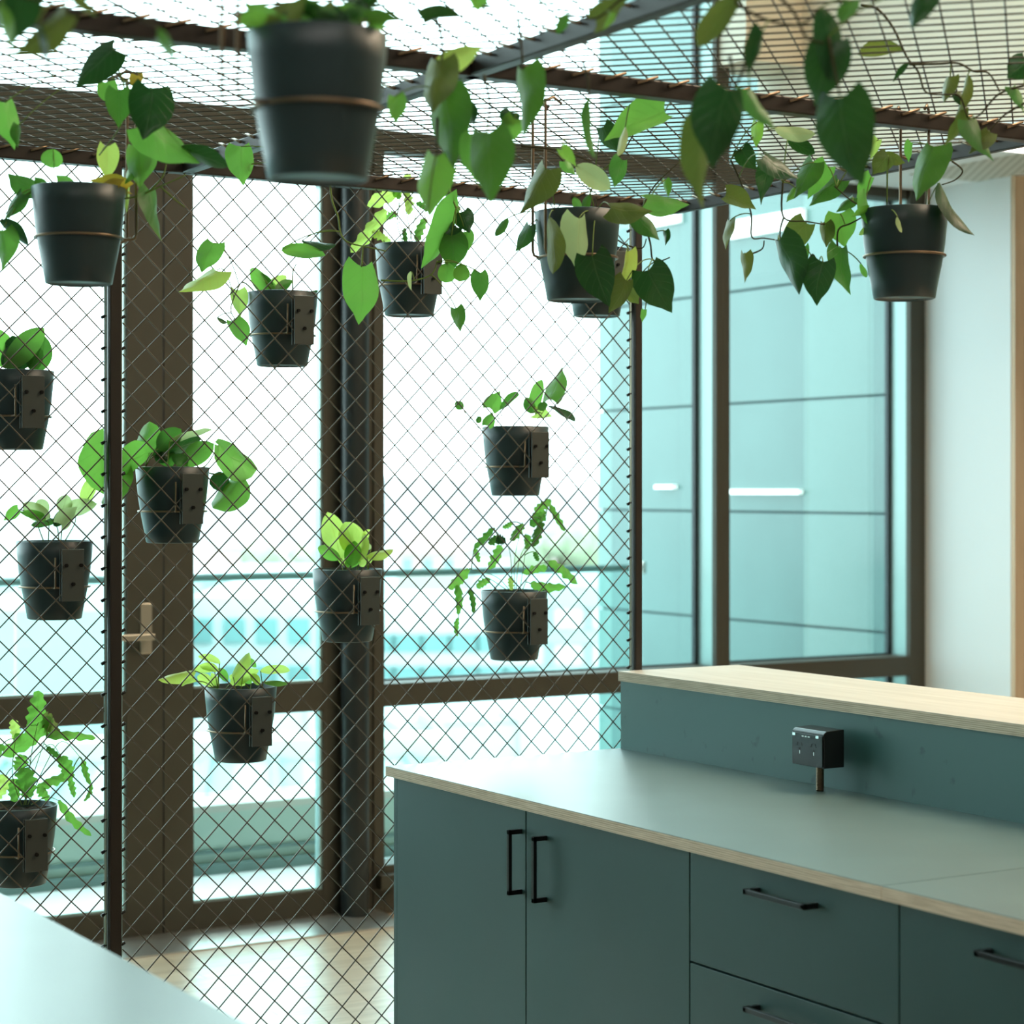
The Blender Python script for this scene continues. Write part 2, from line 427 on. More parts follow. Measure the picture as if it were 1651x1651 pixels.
# ------------------------------------------------------------------ balcony outside
MB().box(-6, XW(1440, 8.0) + 1.2, WY + .12, 8.1, -.3, .02).build('ground_balcony', 'deck', kind='structure')
k = MB().box(-6, 6.46, 8.1, 8.3, -.3, .27, 0).box(-6, 6.46, 8.08, 8.34, .27, .30, 1).box(-6, 6.46, 8.085, 8.1, .10, .115, 2).box(-6, 6.46, 8.05, 8.1, .02, .06, 2)
tag(k.build('balcony_kerb', ['wallpale', 'whitecap', 'groove']), 'pale green balcony kerb with white capping beyond the doors', 'kerb')
RY = 8.42; RX1 = XW(1034, RY); RZ = 1.225
bal = thing('glass_balustrade', (0, RY, 0), 'glass balustrade with a dark slim handrail outside the windows', 'balustrade')
b = MB().tube([(-6, 0, RZ), (RX1, 0, RZ)], .016, 12); b.build('handrail', 'groove', bal)
b = MB().box(RX1 - .012, RX1 + .012, -.03, .03, RZ - .03, RZ + .03); b.build('rail_end', 'alu', bal, bevel=.006)
xg = RX1
for i in range(7):
    w = 1.55
    MB().box(xg - w + .012, xg, -.006, .006, .30, RZ - .016).build('glass_panel', 'rail_glass', bal); xg -= w
# neighbouring wing of the building, seen through the windows
FXX = 6.5; fy1 = YX(965, FXX); fy0 = WY + .16
w = thing('neighbour_wing', (FXX, fy0, 0), 'teal panelled wing of the building beyond the right windows', 'building')
zs = [-1.8, -.71, -.16, .39, .94, 1.49, 2.04, 2.61, 3.17, 3.73, 4.3, 4.9, 5.5, 6.1]
yj = YX(1296, FXX); yk = YX(1408, FXX); ye = YX(986, FXX)
for (a, c, mt) in ((fy0, yk, 'facade_dark'), (yk, yj, 'facade'), (yj, ye, 'facade_dark'), (ye, fy1, 'facade')):
    p = MB()
    for z0, z1 in zip(zs, zs[1:]): p.box(0, .05, a - fy0, c - fy0, z0 + .006, z1 - .006)
    p.build('facade_panel', mt, w)
M['strip'] = emit('lamp_reflection_glow', (1, .97, .93), .9)  # glowing bands on the wing stand in for indoor lamps reflected in the glass
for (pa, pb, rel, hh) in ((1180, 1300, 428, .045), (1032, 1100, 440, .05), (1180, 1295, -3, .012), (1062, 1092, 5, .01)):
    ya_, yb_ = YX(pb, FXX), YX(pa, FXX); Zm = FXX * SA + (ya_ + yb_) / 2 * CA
    MB().box(-.03, .0, ya_ - fy0, yb_ - fy0, EYE + rel * Zm / F - hh, EYE + rel * Zm / F + hh).build('reflection_strip', 'strip', w)
MB().box(.02, 3.2, 0, fy1 - fy0 - .01, -14, 6.2).build('wing_core', 'facade_joint', w)

# ------------------------------------------------------------------ the town below
def bld(name, cx, cy, w, d, z0, z1, mat, label, rot=0, win=None, roof=None, winmat='twin', cat='building', group=None):
    t = thing(name, (cx, cy, z0), label, cat, group); t.rotation_euler = (0, 0, rot)
    h = z1 - z0
    MB().box(-w / 2, w / 2, -d / 2, d / 2, 0, h).build('building_wall', mat, t)
    if roof:
        rh, rm = roof
        r = MB(); a = .06 * w
        r.v += [(-w / 2 - a, -d / 2 - a, h), (w / 2 + a, -d / 2 - a, h), (w / 2 + a, d / 2 + a, h), (-w / 2 - a, d / 2 + a, h), (0, -d / 2 - a, h + rh), (0, d / 2 + a, h + rh)]
        for q in ((0, 1, 4), (1, 2, 5, 4), (2, 3, 5), (3, 0, 4, 5), (0, 3, 2, 1)): r.face(q)
        r.build('roof', rm, t)
    if win:
        nx, nz, ww, wh, top = win
        for i in range(nx):
            for j in range(nz):
                x = -w / 2 + w * (i + .5) / nx; z = h - top - j * wh * 1.9
                MB().box(x - ww / 2, x + ww / 2, -d / 2 - .05, -d / 2 + .02, z - wh, z).build('window', winmat, t)
    return t
M['twin'] = pbr('far_window', (0.16, 0.27, 0.27), .4)  # town, tree and hill colours are paled to paint in distance haze
M['twhite'] = pbr('far_white_wall', (0.5, 0.49, 0.49), .8, 0, .1)
M['tpale'] = pbr('far_aqua_wall', (0.34, 0.4, 0.39), .8, 0, .1)
M['tpink'] = pbr('far_pink_brick', (0.4, 0.31, 0.29), .8, 0, .1)
M['tgrey'] = pbr('far_grey_roof', (0.4, 0.41, 0.41), .8, 0, .1)
M['tree'] = pbr('far_foliage', (0.25, 0.3, 0.2), .9, 0, .1, noise=.3, nscale=1)
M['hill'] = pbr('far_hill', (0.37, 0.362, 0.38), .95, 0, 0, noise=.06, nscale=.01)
MB().box(-500, 700, 45, 1400, -14.2, -14).build('ground_town', M['tgrey'], kind='structure')
# ribbed roof right below the balcony, ribs running away from the camera
rr = thing('ribbed_roof', (2.2, 15.5, -.75), 'pale ribbed metal roof just below the balcony kerb', 'roof'); rr.rotation_euler = (0, 0, -A + .12)
q = MB().box(-9, 6, -5.5, 3.5, -.2, 0)
for i in range(26):
    x = -8.9 + i * .58; q.box(x, x + .07, -5.5, 3.5, 0, .05)
q.build('roof_sheet', 'roofrib', rr)
MB().box(-9, 6, 3.4, 3.9, -.4, .18).build('parapet', 'whitecap', rr)
MB().box(-8.9, 5.9, -5.3, 3.3, -8, -.2).build('building_wall', 'twhite', rr)
# rooftop skylights
for i, (px, py, s) in enumerate([(650, 1185, .9), (705, 1180, .9), (760, 1172, .9), (355, 1140, .8), (430, 1132, .8)]):
    p = P(px, py, 24)
    t = thing('roof_skylight', p, ['white framed skylight nearest the column on the roofs below', 'white framed skylight below the fern pot, second from the column',
              'white framed skylight farthest right on the roofs below', 'small skylight seen left of the lime plant pot', 'small skylight seen behind the lime plant pot'][i], 'skylight', 'skylights on the roofs below')
    t.rotation_euler = (0, 0, -.3)
    MB().box(-s / 2, s / 2, -.5, .5, -.4, .06).box(-s / 2 - .08, -s / 2 + .02, -.55, .55, -.3, .14).box(s / 2 - .02, s / 2 + .08, -.55, .55, -.3, .14).build('skylight_frame', 'twhite', t)
    MB().box(-s / 2 + .03, s / 2 - .03, -.42, .42, .06, .09).build('pane', 'tpale', t)
g = P(700, 1200, 24)
MB().box(g.x - 11, g.x + 14, g.y - 3, g.y + 9, -9, g.z - .4 + .03).build('roof_slab', 'twhite')
tag(bpy.data.objects['roof_slab'], 'broad white flat roof below carrying the skylights', 'roof')
def bpx(px0, px1, py, Z, depth, z0, mat, name, label, rot=None, **kw):
    a = P(px0, py, Z); c = P(px1, py, Z); cx = (a + c) / 2 + FW * depth / 2
    return bld(name, cx.x, cx.y, (px1 - px0) / F * Z, depth, z0, a.z, mat, label, rot=-A if rot is None else rot, **kw)
bpx(300, 560, 962, 34, 8, -14, 'twhite', 'office_building', 'low white office block with teal windows below the handrail', win=(5, 3, .34, .40, .35))
bpx(590, 860, 985, 44, 9, -14, 'twhite', 'office_building', 'long white roofed block seen behind the fern pot', win=(6, 2, .7, .35, .5))
bpx(760, 1010, 945, 55, 10, -14, 'tpale', 'office_building', 'aqua walled block seen beside the teal wing', win=(4, 4, 1.3, .5, .6), winmat='twhite')
bpx(-120, 185, 985, 28, 8, -14, 'tpale', 'office_building', 'pale aqua flat roofed block at the far left below the rail', roof=None)
bpx(-130, 62, 832, 60, 9, -14, 'tpale', 'office_building', 'tall aqua block with pale window bands at the left edge', win=(4, 6, .45, .9, .5), winmat='twhite')
bpx(310, 540, 930, 70, 12, -14, 'tpale', 'office_building', 'aqua block directly under the handrail line', win=(8, 3, .6, .6, .5), winmat='twhite')
bpx(640, 740, 892, 110, 14, -14, 'tpink', 'house', 'distant pink brick house with a steep gable', roof=(1.5, 'tpink'), win=(3, 1, .5, .6, .3), group='distant houses')
bpx(330, 400, 885, 120, 14, -14, 'tpink', 'house', 'distant pinkish house left of the far green tree', roof=(1.1, 'tgrey'), group='distant houses')
bpx(745, 850, 890, 130, 14, -14, 'twhite', 'house', 'distant white house behind the fern leaves', roof=(1.0, 'tgrey'), group='distant houses')
bpx(870, 960, 884, 140, 14, -14, 'tpink', 'house', 'distant rosy house near the teal wing', roof=(1.0, 'tgrey'), group='distant houses')
def blob_tree(px, py, Z, r, label):
    c = P(px, py, Z); t = thing('tree', (c.x, c.y, -14), label, 'tree', 'distant trees')
    m = MB(); rr = random.Random(px)
    for k in range(9):
        o = Vector((rr.uniform(-1, 1), rr.uniform(-1, 1), rr.uniform(-.4, .3))) * r
        R = r * rr.uniform(.4, .65)
        prof = [(max(.001, R * math.sin(math.pi * i / 7)), -R * math.cos(math.pi * i / 7)) for i in range(8)]
        m.lathe(prof, 10, 0, (o.x, o.y, c.z + 14 - r * .4 + o.z))
    m.build('crown', 'tree', t)
    MB().tube([(0, 0, 0), (0, 0, c.z + 14 - r * .5)], .3).build('trunk', 'vine', t)
blob_tree(440, 888, 95, 1.4, 'distant green tree right of the pinkish house')
blob_tree(510, 893, 108, 1.1, 'smaller distant green tree beside the column')
blob_tree(905, 868, 125, 2.0, 'distant tree top above the rosy house')
h = MB(); n = 60
for i in range(n):
    a = P(-900 + i * 75, HY + 14 - 26 * math.sin(i * .35) - 12 * math.sin(i * .93 + 1), 600)
    h.v += [tuple(a), (a.x - 40 + 80 * SA, a.y + 160, a.z + 4), (a.x, a.y, -14)]
for i in range(n - 1):
    k = 3 * i; h.face((k, k + 3, k + 4, k + 1)); h.face((k + 2, k + 5, k + 3, k))
h.build('hills', 'hill', kind='structure')

# ------------------------------------------------------------------ wire mesh
PIT = .0745      # diamond diagonal
MY = 4.775; MZ = 2.40
XL, XP, XQ = -1.05, XW(183, MY), XW(1025, MY)
WR = .0017
def diamonds(u0, u1, v0, v1, place, r=WR):
    m = MB()
    def add(p, q, off):
        m.tube([place(*p, off), place(*q, off)], r, 6, cap=False)
    for sgn in (1, -1):
        cs = (lambda u, v: v - u) if sgn == 1 else (lambda u, v: v + u)
        lo = min(cs(u, v) for u in (u0, u1) for v in (v0, v1)); hi = max(cs(u, v) for u in (u0, u1) for v in (v0, v1))
        k = math.ceil((lo) / PIT)
        while k * PIT < hi:
            c = k * PIT; pts = []
            # v = c + sgn*u
            for u in (u0, u1):
                v = c + sgn * u
                if v0 - 1e-9 <= v <= v1 + 1e-9: pts.append((u, v))
            for v in (v0, v1):
                u = (v - c) * sgn
                if u0 < u < u1: pts.append((u, v))
            if len(pts) >= 2 and (abs(pts[0][0] - pts[-1][0]) > .004):
                add(pts[0], pts[-1], sgn * r * .9)
            k += 1
    return m
def screen(x0, x1, label):
    t = thing('wire_screen', (x0, MY, 0), label, 'screen', 'wire mesh screen panels')
    u0, u1 = x0 - XQ, x1 - XQ     # diamonds are phased from the right-hand post
    m = diamonds(u0, u1, .02, MZ - .03, lambda u, v, o: (u - u0, o, v))
    # knots where the wires lace round the upright rods
    v = math.ceil(.05 / PIT) * PIT
    while v < MZ - .05:
        for xx, vv in ((x1 - x0, v), (0, v)):
            # only where a crossing meets the edge
            m.tube([(xx - .006, 0, vv - .004), (xx + .006, 0, vv + .002)], .0042, 6, 1)
        v += PIT
    m.build('wire_mesh', ['wire', 'bolt'], t)
    MB().tube([(x1 - x0 + .004, 0, 0), (x1 - x0 + .004, 0, MZ - .02)], .0038, 8).build('lacing_rod', 'skylit_alu', t)
    MB().tube([(-.004, 0, 0), (-.004, 0, MZ - .02)], .0038, 8).build('lacing_rod', 'skylit_alu', t)
nL = math.floor((XQ - .028 - XP - .02) / PIT) * PIT
screen(XP + .022, XQ - .022, 'diamond wire mesh screen panel between the two brown posts')
screen(XL + .02, XP - .024, 'diamond wire mesh screen panel left of the left brown post')
def post(x, label, w=.03, z0=0):
    p = MB().box(-w / 2, w / 2, -.017, .017, 0, MZ - .02 - z0); o = p.build('screen_post', 'post', bevel=.003, loc=(x, MY, z0))
    tag(o, label, 'post', 'posts of the wire screen')
post(XP, 'left brown square steel post of the wire screen')
post(XQ, 'slim brown steel post rising behind the raised counter', .022)
post(XL, 'brown steel post at the hidden left end of the screen')
# ceiling grille
XE = 3.40; Y0 = .9
cg = thing('ceiling_grille', (XL, Y0, MZ), 'overhead diamond wire mesh grille the plants hang from', 'grille')
m = diamonds(XL, XE, Y0, MY, lambda u, v, o: (u - XL, v - Y0, o))
m.build('wire_mesh', 'wire', cg)
def bar(x0, x1, y0, y1, nm='frame_bar'):
    b = MB().box(x0 - XL, x1 - XL, y0 - Y0, y1 - Y0, -.036, -.003)
    kn = MB(); horiz = (x1 - x0) > (y1 - y0); L = (x1 - x0) if horiz else (y1 - y0); i = 0
    while i * PIT < L:
        d = i * PIT
        if horiz:
            for yy in (y0 - Y0,): kn.tube([(x0 - XL + d, yy - .006, -.014), (x0 - XL + d + .05, yy - .004, 0.002)], .0032, 6)
        else:
            for xx in (x0 - XL,): kn.tube([(xx - .006, y0 - Y0 + d, -.014), (xx - .004, y0 - Y0 + d + .05, 0.002)], .0032, 6)
        i += 1
    o = b.build(nm, 'post', cg, bevel=.003); kn.build('wire_tie', 'ringwire', o)
bar(XL, XE, 3.37, 3.405); bar(XL, XE, MY - .016, MY + .018)
bar(1.935, 1.965, Y0, MY); bar(XE - .012, XE + .004, Y0, MY); bar(XL, XE, 1.9, 1.93)

# ------------------------------------------------------------------ benches
WT = .9; BX = 2.48; UX = 3.196; BY = 4.75
ySeam = 2.86
def slab(name, x0, x1, y0, y1, z1, label, th=.025, top='laminate', cat='worktop', grp=None):
    o = MB().box(0, x1 - x0, 0, y1 - y0, -th, -.0012, 0).box(.0006, x1 - x0 - .0006, .0006, y1 - y0 - .0006, -.0012, 0, 1).build(name, ['ply', top], loc=(x0, y0, z1))
    tag(o, label, cat, grp); return o
slab('worktop', BX, UX, ySeam + .0008, BY, WT, 'dark laminate worktop slab with plywood edge reaching the wire screen', grp='worktop slabs')
slab('worktop', BX, UX, 1.5, ySeam - .0008, WT, 'worktop slab right of the seam over the rightmost drawers', grp='worktop slabs')
def handle_v(parent, y, zc, x, l=.148):
    h = MB(); r = .0052
    h.box(x - .036, x - .027, y - r, y + r, zc - l / 2, zc + l / 2)
    h.box(x - .036, x, y - r, y + r, zc - l / 2, zc - l / 2 + 2 * r).box(x - .036, x, y - r, y + r, zc + l / 2 - 2 * r, zc + l / 2)
    return h.build('handle', 'black_metal', parent, bevel=.001)
def handle_h(parent, yc, z, x, l=.185):
    h = MB(); r = .0052
    h.box(x - .036, x - .027, yc - l / 2, yc + l / 2, z - r, z + r)
    h.box(x - .036, x, yc - l / 2, yc - l / 2 + 2 * r, z - r, z + r).box(x - .036, x, yc + l / 2 - 2 * r, yc + l / 2, z - r, z + r)
    return h.build('handle', 'black_metal', parent, bevel=.001)
FX = 2.498; y1 = 4.742; ya = YX(848, FX); yb = YX(1112, FX); yc = YX(1450, FX); yd = 2.2
cab = thing('double_door_cabinet', (FX, yb, 0), 'dark teal-grey cabinet with two doors and upright black handles', 'cabinet')
def put(mb, nm, mat, par, **k):
    o = mb.build(nm, mat, par, **k); o.matrix_parent_inverse = par_inv(par); return o
def par_inv(par):
    from mathutils import Matrix
    return Matrix.Translation(-Vector(par.location))
put(MB().box(FX + .02, UX - .01, yb + .001, y1 - .02, .1, .872), 'cabinet_body', 'front', cab)
put(MB().box(FX + .001, UX - .01, y1 - .018, y1, 0, .874), 'end_panel', 'front', cab, bevel=.0012)
put(MB().box(FX + .05, FX + .07, yb + .001, y1 - .02, 0, .1), 'kickboard', 'laminate', cab)
G = .0018
d1 = put(MB().box(FX, FX + .018, ya + G, y1 - .018 - G, .1, .872), 'door', 'front', cab, bevel=.001)
d2 = put(MB().box(FX, FX + .018, yb + G, ya - G, .1, .872), 'door', 'front', cab, bevel=.001)
handle_v(d1, YX(822, FX - .03), .752, FX); handle_v(d2, YX(862, FX - .03), .752, FX)
def drawers(y0, y1, label):
    t = thing('drawer_unit', (FX, y0, 0), label, 'drawers', 'drawer units under the worktop')
    put(MB().box(FX + .02, UX - .01, y0 + .001, y1 - .001, .1, .872), 'cabinet_body', 'front', t)
    put(MB().box(FX + .05, FX + .07, y0, y1, 0, .1), 'kickboard', 'laminate', t)
    for (z0, z1) in ((.650, .872), (.38, .6465), (.1, .3765)):
        d = put(MB().box(FX, FX + .018, y0 + G, y1 - G, z0 + .001, z1), 'drawer', 'front', t, bevel=.001)
        handle_h(d, (y0 + y1) / 2, z1 - .042, FX)
drawers(yc, yb, 'dark drawer unit with horizontal black handles beside the door cabinet')
drawers(yd, yc, 'rightmost dark drawer unit in the frame')
drawers(1.56, yd, 'dark drawer unit beyond the right frame edge')
# raised counter
RXB = 3.595; RZT = 1.109
rc = thing('raised_counter', (UX, BY, 0), 'raised servery counter, dark teal upstand with pale birch plywood top', 'counter')
put(MB().box(UX, UX + .018, 1.5, BY - .003, WT, RZT - .026), 'upstand', 'upstand', rc)
put(MB().box(UX + .018, RXB - .02, 1.5, BY - .004, 0, RZT - .026), 'counter_body', 'front', rc)
o = slab('counter_top', UX - .006, RXB, 1.5, BY, RZT, 'x', .026, 'birch')
for k_ in ('label', 'category'): del o[k_]
o.parent = rc; o.matrix_parent_inverse = par_inv(rc)

# power outlet block on a threaded stem
sx, sy = 3.140, 3.835
ob = thing('power_outlet', (sx, sy, WT), 'black double power socket box on a ribbed stem on the worktop', 'socket')
st = MB().tube([(0, 0, 0), (0, 0, .095)], .0088, 14)
for i in range(26): st.lathe([(.0088, 0), (.0100, .0009), (.0088, .0018)], 14, 0, (0, 0, .003 + i * .0034))
st.build('threaded_stem', 'ringwire', ob)
bw = .058
b = MB(); z0, z1 = .060, .145
prof = [(-.036, z0), (.024, z0), (.024, z1 + .002), (.008, z1 + .002), (-.028, z1), (-.036, z1 - .006)]
n = len(prof)
for yy in (-bw, bw): b.v += [(x, yy, z) for x, z in prof]
for i in range(n): b.face((i, (i + 1) % n, n + (i + 1) % n, n + i))
b.face(range(n)[::-1]); b.face(range(n, 2 * n))
hb = b.build('socket_box', 'plastic', ob, bevel=.0015)
fp = MB().box(-.0385, -.036, -bw + .003, bw - .003, z0 + .003, z1 - .010); fpo = fp.build('face_plate', 'plastic', ob, bevel=.0008)
sl = MB(); 
def slot(yc_, zc_, a, l=.009, w=.0019, mbx=sl, dx=.0003):
    ca, sa = math.cos(a), math.sin(a)
    pts = []
    for (p, q) in ((-w / 2, -l / 2), (w / 2, -l / 2), (w / 2, l / 2), (-w / 2, l / 2)):
        pts.append((p * ca - q * sa, p * sa + q * ca))
    k = len(mbx.v)
    for xx in (-.0386 - dx, -.0380): mbx.v += [(xx, yc_ + a_, zc_ + b_) for a_, b_ in pts]
    for f_ in ((0, 1, 2, 3), (7, 6, 5, 4), (0, 4, 5, 1), (1, 5, 6, 2), (2, 6, 7, 3), (3, 7, 4, 0)): mbx.face([k + i for i in f_])
ch = MB()
for yc_ in (.027, -.024):
    slot(yc_ + .0075, .110, .5); slot(yc_ - .0075, .110, -.5); slot(yc_, .094, 0, .012, .004)
    slot(yc_ - .001, .091, 0, .008, .0026, ch, .0006)
sl.build('socket_slot', 'slot', fpo); ch.build('earth_contact', 'chrome', fpo)
sw = MB()
for yc_ in (.047, -.038): sw.box(-.0400, -.0385, yc_ - .005, yc_ + .005, z1 - .017, z1 - .011)
sw.build('switch', 'chrome', fpo)
tx = MB()
for k_ in range(3): tx.box(-.0392, -.0385, .012 - k_ * .011, .019 - k_ * .011, z1 - .018, z1 - .015)
tx.build('label_strip', 'alu', fpo)

# near island in the lower left corner
IX = 1.125
isl = thing('island_bench', (.3, 2.5, 0), 'near island bench whose pale-reflecting worktop fills the lower left corner', 'bench')
o = slab('island_top', -.45, IX, .95, 4.70, WT, 'x', .025, 'laminate')
for k_ in ('label', 'category'): del o[k_]
o.parent = isl; o.matrix_parent_inverse = par_inv(isl)
put(MB().box(-.42, IX - .04, .98, 4.68, .1, .875), 'bench_body', 'front', isl)
put(MB().box(-.38, IX - .09, 1.02, 4.64, 0, .1), 'kickboard', 'laminate', isl)
for i in range(5):
    put(MB().box(IX - .038, IX - .02, 1.0 + i * .735, 1.0 + (i + 1) * .735 - .004, .1, .872), 'door', 'front', isl, bevel=.001)

# ------------------------------------------------------------------ plants
LM = ['leaf_dark', 'leaf_mid', 'leaf_bright', 'leaf_lime', 'leaf_pale', 'leaf_olive', 'leaf_yellow']
MI = dict(d=0, m=1, b=2, l=3, p=4, o=5, y=6)
def prof_heart(t): return ((t + .07) ** .45) * ((1 - t) ** .95) * (1 - .3 * math.exp(-((t - .86) / .13) ** 2))
def prof_ovate(t): return ((t + .01) ** .62) * ((1 - t) ** .68)
def prof_round(t): return math.sqrt(max(0, 1 - (2 * t - 1) ** 2) + .002)
def prof_strap(t): return ((t + .02) ** .35) * ((1 - t) ** .45)
def norm(fn):
    mx = max(fn(i / 50) for i in range(51)); return lambda t: fn(t) / mx
PF = dict(h=(norm(prof_heart), .74, .14), e=(norm(prof_ovate), .5, .02), r=(norm(prof_round), .95, .10), s=(norm(prof_strap), .26, 0))
def add_leaf(m, base, tip, wpx_world, mi, kind='h', rg=rnd, org=Vector((0, 0, 0)), cup=None):
    fn, ratio, lobe = PF[kind]
    d = tip - base; L0 = d.length
    view = ((base + tip) / 2 - Vector((0, 0, EYE))).normalized()
    d = (d + view * rg.uniform(-.28, .28) * L0); L = d.length; d.normalize()
    s0 = d.cross(view).normalized(); n0 = s0.cross(d).normalized()
    cph = min(1, max(.35, wpx_world / (ratio * L)))
    ph = math.acos(cph) * rg.choice((-1, 1))
    if kind == 's': ph = rg.uniform(-.5, .5)
    sv = s0 * math.cos(ph) + n0 * math.sin(ph); nv = sv.cross(d).normalized()
    hw = wpx_world / 2 / max(.35, math.cos(ph))
    hw = min(hw, .62 * L)
    curl = rg.uniform(.02, .16) * rg.choice((1, 1, -1)); cupk = rg.uniform(.15, .5) if cup is None else cup
    fold = rg.uniform(.05, .25); tw = rg.uniform(-.4, .4); bend = rg.uniform(-.07, .07)
    NT, NS = (11, 6) if kind != 's' else (18, 4)
    k = len(m.v); phs = rg.uniform(0, 6)
    for i in range(NT + 1):
        t = i / NT
        w = hw * fn(t)
        if kind == 's': w *= 1 + .22 * math.sin(t * 26 + phs)
        for j in range(NS + 1):
            s = -1 + 2 * j / NS
            y = t * L - lobe * L * (abs(s) ** 1.6) * (1 - t) ** 4
            up = -curl * L * t * t * 1.3 + cupk * w * (abs(s) ** 2) * .5 + fold * w * abs(s)
            if kind == 's': up += .25 * w * math.sin(t * 20 + 3 * s + phs)
            else: up += .05 * w * math.sin(t * 11 + 2.5 * s + phs)
            a = tw * (t - .3)
            off = sv * math.cos(a) + nv * math.sin(a)
            m.v.append(tuple(base + d * y + off * (s * w + bend * L * math.sin(math.pi * t)) + nv * up - org))
    W = NS + 1
    for i in range(NT):
        for j in range(NS):
            q = (k + i * W + j, k + i * W + j + 1, k + (i + 1) * W + j + 1, k + (i + 1) * W + j)
            uv = [(j / NS, i / NT), ((j + 1) / NS, i / NT), ((j + 1) / NS, (i + 1) / NT), (j / NS, (i + 1) / NT)]
            m.face(q, mi, True, uv)
def bez(a, b, c, n=8):
    return [a * (1 - t) ** 2 + b * 2 * t * (1 - t) + c * t * t for t in [i / n for i in range(n + 1)]]
def plant(parent, leaves, pos, anchors, stems=(), seed=1, stem_r=.0013, maxd=.25, origin=None, kinddef='h', vinemat='stem', sr=.0022):
    """leaves: (bx,by,tx,ty,w,colour[,kind[,extra]]) measured in the photograph; pos(px,py,extra)->(point, metres per pixel)"""
    rg = random.Random(seed); m = MB(); org = Vector(origin if origin is not None else (0, 0, 0))
    sp = [Vector(a) for a in anchors]
    for S in stems:
        pts = []
        for q in S:
            pt, _ = pos(q[0], q[1], q[2] if len(q) > 2 else 0); pts.append(pt)
        sm = [pts[0]]
        for i in range(len(pts) - 1):
            p0 = pts[max(0, i - 1)]; p1 = pts[i]; p2 = pts[i + 1]; p3 = pts[min(len(pts) - 1, i + 2)]
            for j in range(1, 6):
                t = j / 5
                sm.append(.5 * ((2 * p1) + (p2 - p0) * t + (2 * p0 - 5 * p1 + 4 * p2 - p3) * t * t + (3 * p1 - p0 - 3 * p2 + p3) * t ** 3))
        sp += sm[::2]
        MB().tube([p - org for p in sm], sr, 6, 0, r1=sr * .6).build('stem', vinemat, parent)
    for lf in leaves:
        bx, by, tx, ty, w, c = lf[:6]; kd = lf[6] if len(lf) > 6 and lf[6] else kinddef; ex = lf[7] if len(lf) > 7 else 0
        jit = rg.uniform(-.035, .035)
        b, sc = pos(bx, by, ex + jit); t, _ = pos(tx, ty, ex + jit)
        add_leaf(m, b, t, w * sc, MI[c], kd, rg, org)
        if sp:
            near = min(sp, key=lambda a: (a - b).length)
            if (near - b).length < maxd:
                mid = (near + b) / 2 + Vector((0, 0, .25 * (near - b).length)) if (b.z > near.z - .02) else (near + b) / 2 + Vector((0, 0, .2 * (near - b).length))
                m.tube([p - org for p in bez(near, mid, b)], stem_r, 5, 7)
            else:
                back = (b - t).normalized() * .025 + Vector((0, 0, .02))
                m.tube([p - org for p in bez(b + back, b + back * .4 + Vector((0, 0, .006)), b)], stem_r, 5, 7)
    if m.v: m.build('foliage', LM + ['stem'], parent)

POT = [(.0, .004), (.058, .004), (.060, .0), (.064, .002), (.069, .03), (.077, .07), (.0835, .11), (.0875, .15), (.0905, .186), (.0880, .187), (.0855, .15), (.083, .13)]
def make_pot(par):
    MB().lathe(POT, 48).build('pot', 'pot', par)
    s = MB(); n = 28; s.v.append((0, 0, .172)); rr = random.Random(3)
    for r_ in (.03, .06, .0862):
        for j in range(n):
            a = 2 * math.pi * j / n; s.v.append((r_ * math.cos(a), r_ * math.sin(a), .170 + rr.uniform(-.004, .005)))
    for j in range(n): s.face((0, 1 + j, 1 + (j + 1) % n), 0, True)
    for q in range(2):
        for j in range(n):
            a = 1 + q * n; s.face((a + j, a + n + j, a + n + (j + 1) % n, a + (j + 1) % n), 0, True)
    s.build('soil', 'soil', par)
RINGZ = .082; RINGR = .0815
def ring_pts(r, z, n=44, a0=0, a1=2 * math.pi):
    return [(r * math.cos(a0 + (a1 - a0) * i / n), r * math.sin(a0 + (a1 - a0) * i / n), z) for i in range(n + (0 if a1 - a0 > 6.28 else 1))]

# --- pots hung from the grille
def hanging(cx, yrim, ybot, dirv, spacing, d, label, leaves, stems=(), seed=1, zref=None, **kw):
    Z = .585 * F / (HY - yrim)
    c = P(cx, ybot, Z); c.z = MZ - .215 - .187
    t = thing('hanging_planter', c, label, 'hanging plant', 'planters hung from the ceiling grille')
    make_pot(t)
    h = MB(); h.tube(ring_pts(RINGR + .0025, RINGZ + .008), .0026, 8, closed=True)
    dv = Vector((dirv[0], dirv[1], 0)).normalized(); pv = Vector((-dv.y, dv.x, 0)); top = .402
    for s in (-1, 1):
        a = Vector((0, 0, RINGZ + .008)) + dv * (RINGR * .75) + pv * s * spacing / 2
        b = Vector((0, 0, RINGZ + .008)) + dv * d + pv * s * spacing / 2
        e = b + Vector((0, 0, 0)); e.z = top + .008
        f = e - dv * .02; f.z = top + .016; g = e - dv * .04; g.z = top + .004
        pts = [a, b - dv * .012, b - dv * .003 + Vector((0, 0, .003)), b + Vector((0, 0, .012)), e - Vector((0, 0, .012)), e, f, g]
        h.tube(pts, .0032, 8)
    h.build('wire_hanger', 'ringwire', t)
    o = Vector(c)
    pos = lambda px, py, ex: (P(px, py, Z + ex), (Z + ex) / F)
    anc = [o + Vector((r_ * math.cos(a), r_ * math.sin(a), .175)) for r_, a in ((.0, 0), (.05, 1), (.05, 3), (.05, 5))]
    plant(t, leaves, pos, anc, stems, seed, origin=o, **kw)
    return t, Z
rg = random.Random(21)
topfill = []
